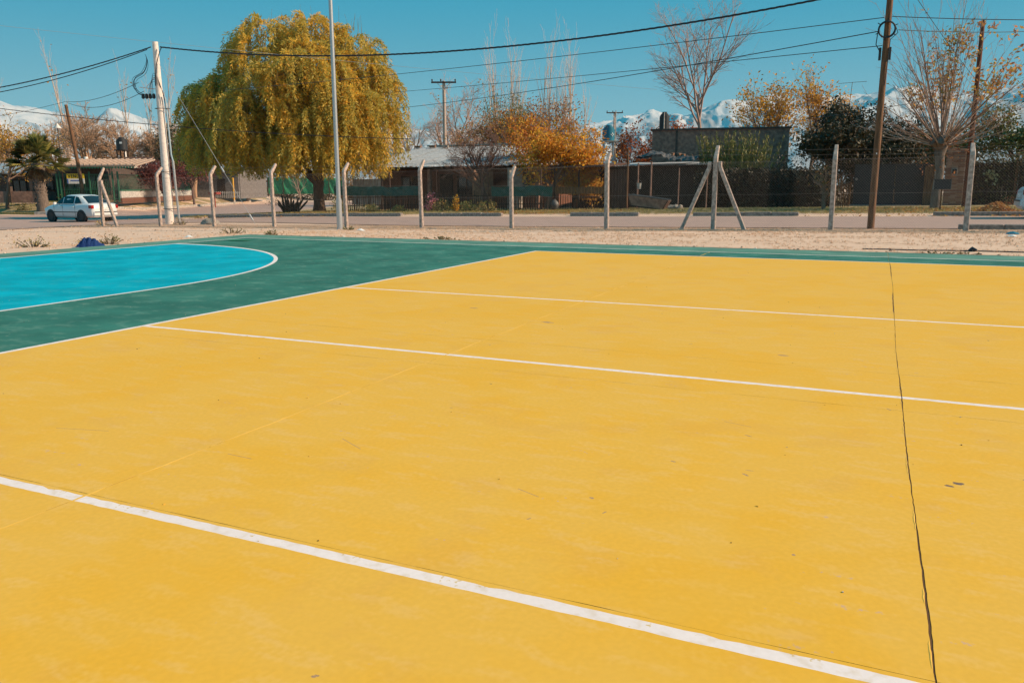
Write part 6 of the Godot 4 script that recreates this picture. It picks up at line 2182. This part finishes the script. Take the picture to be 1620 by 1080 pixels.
	made(hw, "ivy", lf, M["dull leaf"])
	bush("flower_bush", "small red flowering plant below the ivy fence", "shrub", ground_at(11.3, -30.2, 0.03), 1401, Vector3(0.6, 0.5, 0.4), 16, 7, 0.08, [Color(0.45, 0.06, 0.03), Color(0.12, 0.13, 0.03), Color(0.3, 0.2, 0.04)])
	# litter basket on a leg
	var lb := thing("litter_basket", "black metal litter basket on a thin post beneath the pollarded tree", "litter bin", ground_at(7.97, -21.1, 0.03))
	boxed(lb, "post", Vector3(0, 0.4, 0), Vector3(0.06, 0.95, 0.06), "pole wood")
	for s in [-1, 1]:
		boxed(lb, "side_panel", Vector3(0.0, 1.0, 0.2 * s), Vector3(0.56, 0.36, 0.02), "trim black")
		boxed(lb, "end_panel", Vector3(0.29 * s, 1.0, 0), Vector3(0.02, 0.36, 0.38), "wire")
	boxed(lb, "bottom", Vector3(0, 0.83, 0), Vector3(0.56, 0.02, 0.38), "trim black")
	var rm := MB.new()
	for s in [-1, 1]:
		rm.rod(Vector3(-0.3, 1.19, 0.21 * s), Vector3(0.3, 1.19, 0.21 * s), 0.015, 0.015, 6)
		rm.rod(Vector3(0.3 * s, 1.19, -0.21), Vector3(0.3 * s, 1.19, 0.21), 0.015, 0.015, 6)
	made(lb, "rim", rm, M["trim black"])
	# television mast behind the wooden pole
	var am := thing("antenna_mast", "thin antenna mast left of the wooden utility pole", "antenna", ground_at(3.2, -44.0))
	var a2 := MB.new()
	a2.rod(Vector3(0, 0, 0), Vector3(0.45, 7.6, 0), 0.03, 0.02, 6)
	made(am, "mast", a2, M["wire"])
	a2 = MB.new()
	a2.rod(Vector3(-0.4, 7.55, 0), Vector3(1.3, 7.6, 0), 0.015, 0.015, 5)
	made(am, "crossbar", a2, M["wire"])

# ---------------------------------------------------------------- cars and small things
func lathe_wheel(parent: Node, at: Vector3, side: float) -> void:
	var tyre := MB.new()
	var rim := MB.new()
	var prof := [[0.0, 0.20], [0.0, 0.265], [0.025, 0.30], [0.09, 0.305], [0.155, 0.30], [0.18, 0.265], [0.18, 0.20]]
	var rows := []
	for a in prof:
		var row := []
		for k in 25:
			var t := TAU * k / 24.0
			row.append(at + Vector3(cos(t) * a[1], sin(t) * a[1], -side * a[0]))
		rows.append(row)
	tyre.sheet(rows, side < 0)
	var w := made(parent, "wheel", tyre, M["tyre"])
	var rr := []
	for a in [[0.012, 0.205], [0.03, 0.18], [0.045, 0.06], [0.02, 0.05], [0.02, 0.001]]:
		var row := []
		for k in 25:
			var t := TAU * k / 24.0
			row.append(at + Vector3(cos(t) * a[1], sin(t) * a[1], -side * a[0]))
		rr.append(row)
	rim.sheet(rr, side > 0)
	var rp := made(w, "rim", rim, M["rim"])
	for k in 6:
		var hole := MB.new()
		var t := TAU * k / 6.0
		hole.tube(PackedVector3Array([at + Vector3(cos(t) * 0.125, sin(t) * 0.125, -side * 0.034), at + Vector3(cos(t) * 0.125, sin(t) * 0.125, -side * 0.026)]), PackedFloat32Array([0.032]), 8)
		made(w, "rim_hole", hole, M["tyre"])

func make_car(label: String) -> Node3D:
	# forward is +x; origin on the ground under the middle
	var car := thing("parked_car", label, "car", Vector3.ZERO, 0.0, "white sedans parked in the street")
	var body := MB.new()
	# stations: x, half width, sill height, top height
	var st := [[-2.07, 0.60, 0.40, 0.70], [-2.04, 0.70, 0.30, 0.86], [-1.95, 0.77, 0.25, 0.95], [-1.70, 0.81, 0.23, 0.985], [-1.30, 0.825, 0.22, 0.97], [-0.9, 0.83, 0.21, 0.95], [0.0, 0.83, 0.21, 0.93], [0.85, 0.83, 0.21, 0.93], [1.15, 0.825, 0.21, 0.90], [1.55, 0.80, 0.22, 0.82], [1.85, 0.74, 0.24, 0.74], [1.99, 0.65, 0.28, 0.64], [2.05, 0.55, 0.36, 0.54]]
	var rows := []
	for s in st:
		var w: float = s[1]
		var lo: float = s[2]
		var hi: float = s[3]
		var row := []
		var half := [[0.0, lo], [w * 0.86, lo], [w * 0.97, lo + (hi - lo) * 0.14], [w, lo + (hi - lo) * 0.38], [w, lo + (hi - lo) * 0.62], [w * 0.975, lo + (hi - lo) * 0.84], [w * 0.90, hi - 0.012], [w * 0.5, hi + 0.008], [0.0, hi + 0.015]]
		for q in half:
			row.append(Vector3(s[0], q[1], q[0]))
		for k in range(half.size() - 2, -1, -1):
			row.append(Vector3(s[0], half[k][1], -half[k][0]))
		rows.append(row)
	body.sheet(rows, true)
	for e in [0, rows.size() - 1]:
		var row: Array = rows[e]
		for k in range(1, row.size() - 2):
			if e == 0:
				body.tri(row[0], row[k], row[k + 1])
			else:
				body.tri(row[0], row[k + 1], row[k])
	made(car, "body", body, M["car paint"])
	# cabin: roof shell with pillars, glass set a little outside between them
	var cab := MB.new()
	var base := [[1.02, 0.66, 0.925], [0.85, 0.745, 0.93], [0.0, 0.765, 0.935], [-0.9, 0.755, 0.95], [-1.45, 0.70, 0.975], [-1.62, 0.60, 0.98]]
	var top := [[0.30, 0.50, 1.355], [0.20, 0.55, 1.385], [-0.15, 0.58, 1.415], [-0.62, 0.575, 1.405], [-0.92, 0.54, 1.37], [-1.0, 0.47, 1.345]]
	rows = []
	for k in 6:
		var b: Array = base[k]
		var t: Array = top[k]
		var row := []
		row.append(Vector3(b[0], b[2] - 0.03, b[1]))
		row.append(Vector3(lerpf(b[0], t[0], 0.5), lerpf(b[2], t[2], 0.52), lerpf(b[1], t[1], 0.44)))
		row.append(Vector3(t[0], t[2] - 0.035, t[1]))
		row.append(Vector3(t[0], t[2], t[1] * 0.86))
		row.append(Vector3(t[0], t[2] + 0.02, 0.0))
		row.append(Vector3(t[0], t[2], -t[1] * 0.86))
		row.append(Vector3(t[0], t[2] - 0.035, -t[1]))
		row.append(Vector3(lerpf(b[0], t[0], 0.5), lerpf(b[2], t[2], 0.52), -lerpf(b[1], t[1], 0.44)))
		row.append(Vector3(b[0], b[2] - 0.03, -b[1]))
		rows.append(row)
	cab.sheet(rows)
	var cabin := made(car, "cabin", cab, M["car paint"])
	# windscreen and rear window
	for e in [[1.03, 0.66, 0.925, 0.31, 0.50, 1.355, 1.0], [-1.63, 0.60, 0.98, -1.01, 0.47, 1.345, -1.0]]:
		var g := MB.new()
		var a0 := Vector3(e[0], e[2], e[1] * 0.97)
		var a1 := Vector3(e[0], e[2], -e[1] * 0.97)
		var b0 := Vector3(e[3], e[5], e[4] * 0.95)
		var b1 := Vector3(e[3], e[5], -e[4] * 0.95)
		var bow := Vector3(0.07 * e[6], 0, 0)
		var lower := [a0, a0.lerp(a1, 0.25) + bow * 0.8, a0.lerp(a1, 0.5) + bow, a0.lerp(a1, 0.75) + bow * 0.8, a1]
		var upper := [b0, b0.lerp(b1, 0.25) + bow * 0.5, b0.lerp(b1, 0.5) + bow * 0.6, b0.lerp(b1, 0.75) + bow * 0.5, b1]
		g.sheet([lower, upper], e[6] < 0)
		made(cabin, "windscreen" if e[6] > 0 else "rear_window", g, M["dark glass"])
	for s in [-1.0, 1.0]:
		# front door glass, rear door glass, quarter light
		for q in [[[0.86, 0.955], [0.30, 0.955], [0.30, 1.34], [0.26, 1.34]], [[0.22, 0.955], [-0.62, 0.965], [-0.62, 1.34], [0.22, 1.345]], [[-0.70, 0.965], [-1.28, 0.99], [-0.93, 1.29], [-0.70, 1.33]]]:
			var g := MB.new()
			var pts := []
			for a in q:
				var t: float = (a[1] - 0.93) / 0.46
				pts.append(Vector3(a[0], a[1], s * (lerpf(0.765, 0.575, t) + 0.022 * sin(PI * t) + 0.014)))
			if s > 0:
				g.quad(pts[0], pts[3], pts[2], pts[1])
			else:
				g.quad(pts[0], pts[1], pts[2], pts[3])
			made(cabin, "side_window", g, M["dark glass"])
		# door seams and handles
		for d in [[0.95, "front"], [0.24, "mid"], [-0.78, "rear"]]:
			boxed(car, "door_seam", Vector3(d[0], 0.62, s * 0.828), Vector3(0.008, 0.58, 0.012), "trim black")
		boxed(car, "side_moulding", Vector3(0.0, 0.52, s * 0.836), Vector3(2.2, 0.04, 0.014), "trim black")
		for x in [0.38, -0.60]:
			boxed(car, "door_handle", Vector3(x, 0.80, s * 0.832), Vector3(0.15, 0.03, 0.03), "car paint")
		boxed(car, "wing_mirror", Vector3(0.78, 0.97, s * 0.85), Vector3(0.09, 0.12, 0.16), "car paint", 0.02)
		boxed(car, "tail_lamp", Vector3(-1.93, 0.80, s * 0.70), Vector3(0.26, 0.17, 0.17), "tail lamp", 0.02)
		boxed(car, "head_lamp", Vector3(1.86, 0.63, s * 0.58), Vector3(0.18, 0.14, 0.28), "clear lamp", 0.02)
		for x in [-1.24, 1.26]:
			var ar := MB.new()
			ar.tube(PackedVector3Array([Vector3(x, 0.30, s * 0.70), Vector3(x, 0.30, s * 0.834)]), PackedFloat32Array([0.355]), 24)
			made(car, "wheel_arch", ar, M["trim black"])
			lathe_wheel(car, Vector3(x, 0.302, s * 0.848), s)
	boxed(car, "rear_bumper", Vector3(-2.03, 0.47, 0), Vector3(0.16, 0.20, 1.36), "car paint", 0.03)
	boxed(car, "bumper_strip", Vector3(-2.09, 0.53, 0), Vector3(0.06, 0.05, 1.30), "trim black")
	boxed(car, "front_bumper", Vector3(2.03, 0.42, 0), Vector3(0.14, 0.20, 1.2), "car paint", 0.03)
	boxed(car, "number_plate", Vector3(-2.07, 0.70, 0), Vector3(0.03, 0.12, 0.42), "sign white")
	return car

func build_small() -> void:
	var car := make_car("white sedan seen from rear left, parked beyond the fence end post")
	car.position = Vector3(-33.2, gy(-33.2, -15.9) + 0.02, -15.9)
	car.rotation.y = PI - 0.05
	var two := make_car("white car cut off by the right edge of the picture")
	two.position = Vector3(12.0, gy(12, -16.9) + 0.02, -16.6)
	two.rotation.y = 0.0
	# blue cloth heap on the court corner
	tr.seed = 3
	var b := thing("cloth_heap", "crumpled dark blue cloth heap at the edge of the blue area", "cloth", Vector3(-9.32, -0.03, 2.2), 0.3)
	var m := MB.new()
	var rows := []
	for i in 51:
		var row := []
		for j in 67:
			var x := (j / 66.0 - 0.5)
			var z := (i / 50.0 - 0.5)
			var edge := clampf((0.5 - sqrt(x * x + z * z) * (1.0 + 0.25 * fine_noise.get_noise_2d(x * 6.0, z * 6.0))) * 3.2, 0.0, 1.0)
			var hgt := 0.19 * edge * (0.62 - x * 0.75) + 0.12 * edge * absf(fine_noise.get_noise_2d(x * 8.0, z * 8.0 + 9.0)) + 0.035 * edge * absf(fine_noise.get_noise_2d(x * 20.0, z * 20.0))
			row.append(Vector3(x * 0.62, maxf(hgt, 0.0) + 0.006, z * 0.45))
		rows.append(row)
	m.sheet(rows, true)
	made(b, "cloth", m, M["blue cloth"])
	# flat green rag
	b = thing("green_rag", "small flat green rag lying on the green paint behind the blue area", "rag", Vector3(-7.4, 0.004, -0.1), 0.2)
	m = MB.new()
	rows = []
	for i in 6:
		var row := []
		for j in 12:
			row.append(Vector3((j - 5.5) * 0.05, 0.012 + 0.02 * absf(fine_noise.get_noise_2d(j * 3.0, i * 3.0)), (i - 2.5) * 0.04))
		rows.append(row)
	m.sheet(rows, true)
	made(b, "cloth", m, mat("rag green", lin(0.02, 0.22, 0.10), 0.8))
	# pale rock near the concrete pole
	b = thing("rock", "pale rounded rock beside the weeds right of the grey pipe", "rock", ground_at(-18.4, -10.3))
	m = MB.new()
	rows = []
	for i in 9:
		var row := []
		for j in 17:
			var a := TAU * j / 16.0
			var t := PI * 0.5 * i / 8.0
			var rr := 1.0 + 0.25 * fine_noise.get_noise_3d(cos(a) * 5.0, t * 3.0, sin(a) * 5.0)
			row.append(Vector3(cos(a) * cos(t) * 0.48 * rr, sin(t) * 0.24 * rr - 0.02, sin(a) * cos(t) * 0.3 * rr))
		rows.append(row)
	m.sheet(rows, false)
	made(b, "stone", m, M["stone"])
	# litter
	for a in [[-8.45, -6.35, 0.18, "sign white", "crumpled white plastic bag on dry grass right of the light pole"], [8.62, -7.1, 0.18, "tank teal", "small blue scrap on the dry grass near the right edge"], [8.5, -6.2, 0.12, "sign white", "white paper scrap on the dry grass near the right edge"], [-10.2, -1.3, 0.14, "sign white", "white paper scrap on the dirt left of the court corner"]]:
		b = thing("litter", a[4], "litter", ground_at(a[0], a[1]))
		m = MB.new()
		rows = []
		for i in 7:
			var row := []
			for j in 9:
				var x := (j / 8.0 - 0.5)
				var z := (i / 6.0 - 0.5)
				var e := clampf((0.52 - sqrt(x * x + z * z)) * 3.0, 0, 1)
				row.append(Vector3(x * a[2] * 1.5, 0.01 + a[2] * 0.4 * e * (0.5 + absf(fine_noise.get_noise_2d(x * 30.0 + a[0], z * 30.0))), z * a[2]))
			rows.append(row)
		m.sheet(rows, true)
		made(b, "scrap", m, M[a[3]])
	# old black hose along the court edge
	b = thing("hose", "old black hose lying in the dry grass along the right court edge", "hose")
	m = MB.new()
	var path := PackedVector3Array()
	for k in 80:
		var x := 5.6 + k * 0.08
		path.append(ground_at(x, -3.15 + 0.10 * fine_noise.get_noise_1d(x * 3.0) + 0.06 * sin(x * 1.3), 0.012))
	m.tube(path, PackedFloat32Array([0.014]), 6)
	made(b, "tube", m, M["cable"])
	m = MB.new()
	m.tube(PackedVector3Array([path[23], path[23] + Vector3(0.05, 0.05, 0), path[23] + Vector3(0.12, 0.02, 0.03)]), PackedFloat32Array([0.03, 0.035, 0.02]), 7)
	made(b, "coupling", m, M["cable"])
	# pebbles and clods on the dirt
	var peb := MB.new()
	peb.box(Vector3.ZERO, Vector3(1.3, 0.7, 1.0), Basis.IDENTITY, 0.25)
	var mm := MultiMesh.new()
	mm.transform_format = MultiMesh.TRANSFORM_3D
	mm.use_colors = true
	mm.mesh = peb.mesh()
	mm.instance_count = 1300
	for k in 1300:
		var x := tr.randf_range(-26.0, 13.0)
		var z := tr.randf_range(-9.6, -2.3)
		if x < -9.3:
			z = tr.randf_range(-10.0, 6.0)
		elif k % 3 == 0:
			z = -2.3 - absf(tr.randfn()) * 0.25
		elif k % 3 == 1:
			z = -8.6 + tr.randfn() * 0.35
		var s := tr.randf_range(0.008, 0.035) * (1.0 if k % 9 else 1.8)
		mm.set_instance_transform(k, Transform3D(Basis.from_euler(Vector3(tr.randf(), tr.randf() * TAU, tr.randf())).scaled(Vector3.ONE * s), ground_at(x, z, 0.004)))
		mm.set_instance_color(k, [Color(0.30, 0.19, 0.13), Color(0.18, 0.11, 0.08), Color(0.62, 0.52, 0.44), Color(0.42, 0.28, 0.19)][k % 4])
	var pi := MultiMeshInstance3D.new()
	pi.name = numbered("pebbles", self)
	pi.multimesh = mm
	pi.material_override = M["twig"]
	add_child(pi, true)
	stuff(pi, "pebbles and clods scattered on the dirt round the court", "pebbles")
	# heap of fallen leaves at the kerb on the right
	b = thing("leaf_heap", "heap of brown fallen leaves at the kerb beside the right car", "leaves", ground_at(9.6, -18.9, 0.03))
	m = MB.new()
	for k in 420:
		m.col = tint([Color(0.34, 0.15, 0.05), Color(0.24, 0.10, 0.04), Color(0.46, 0.24, 0.07)])
		var a := any_dir()
		var x := tr.randfn() * 0.38
		var hgt := 0.36 * exp(-x * x * 4.0)
		m.leaf(Vector3(x, tr.randf() * hgt + 0.02, tr.randfn() * 0.16), a * 0.05, a.cross(any_dir()).normalized() * 0.03)
	made(b, "dry_leaves", m, M["leaf"])
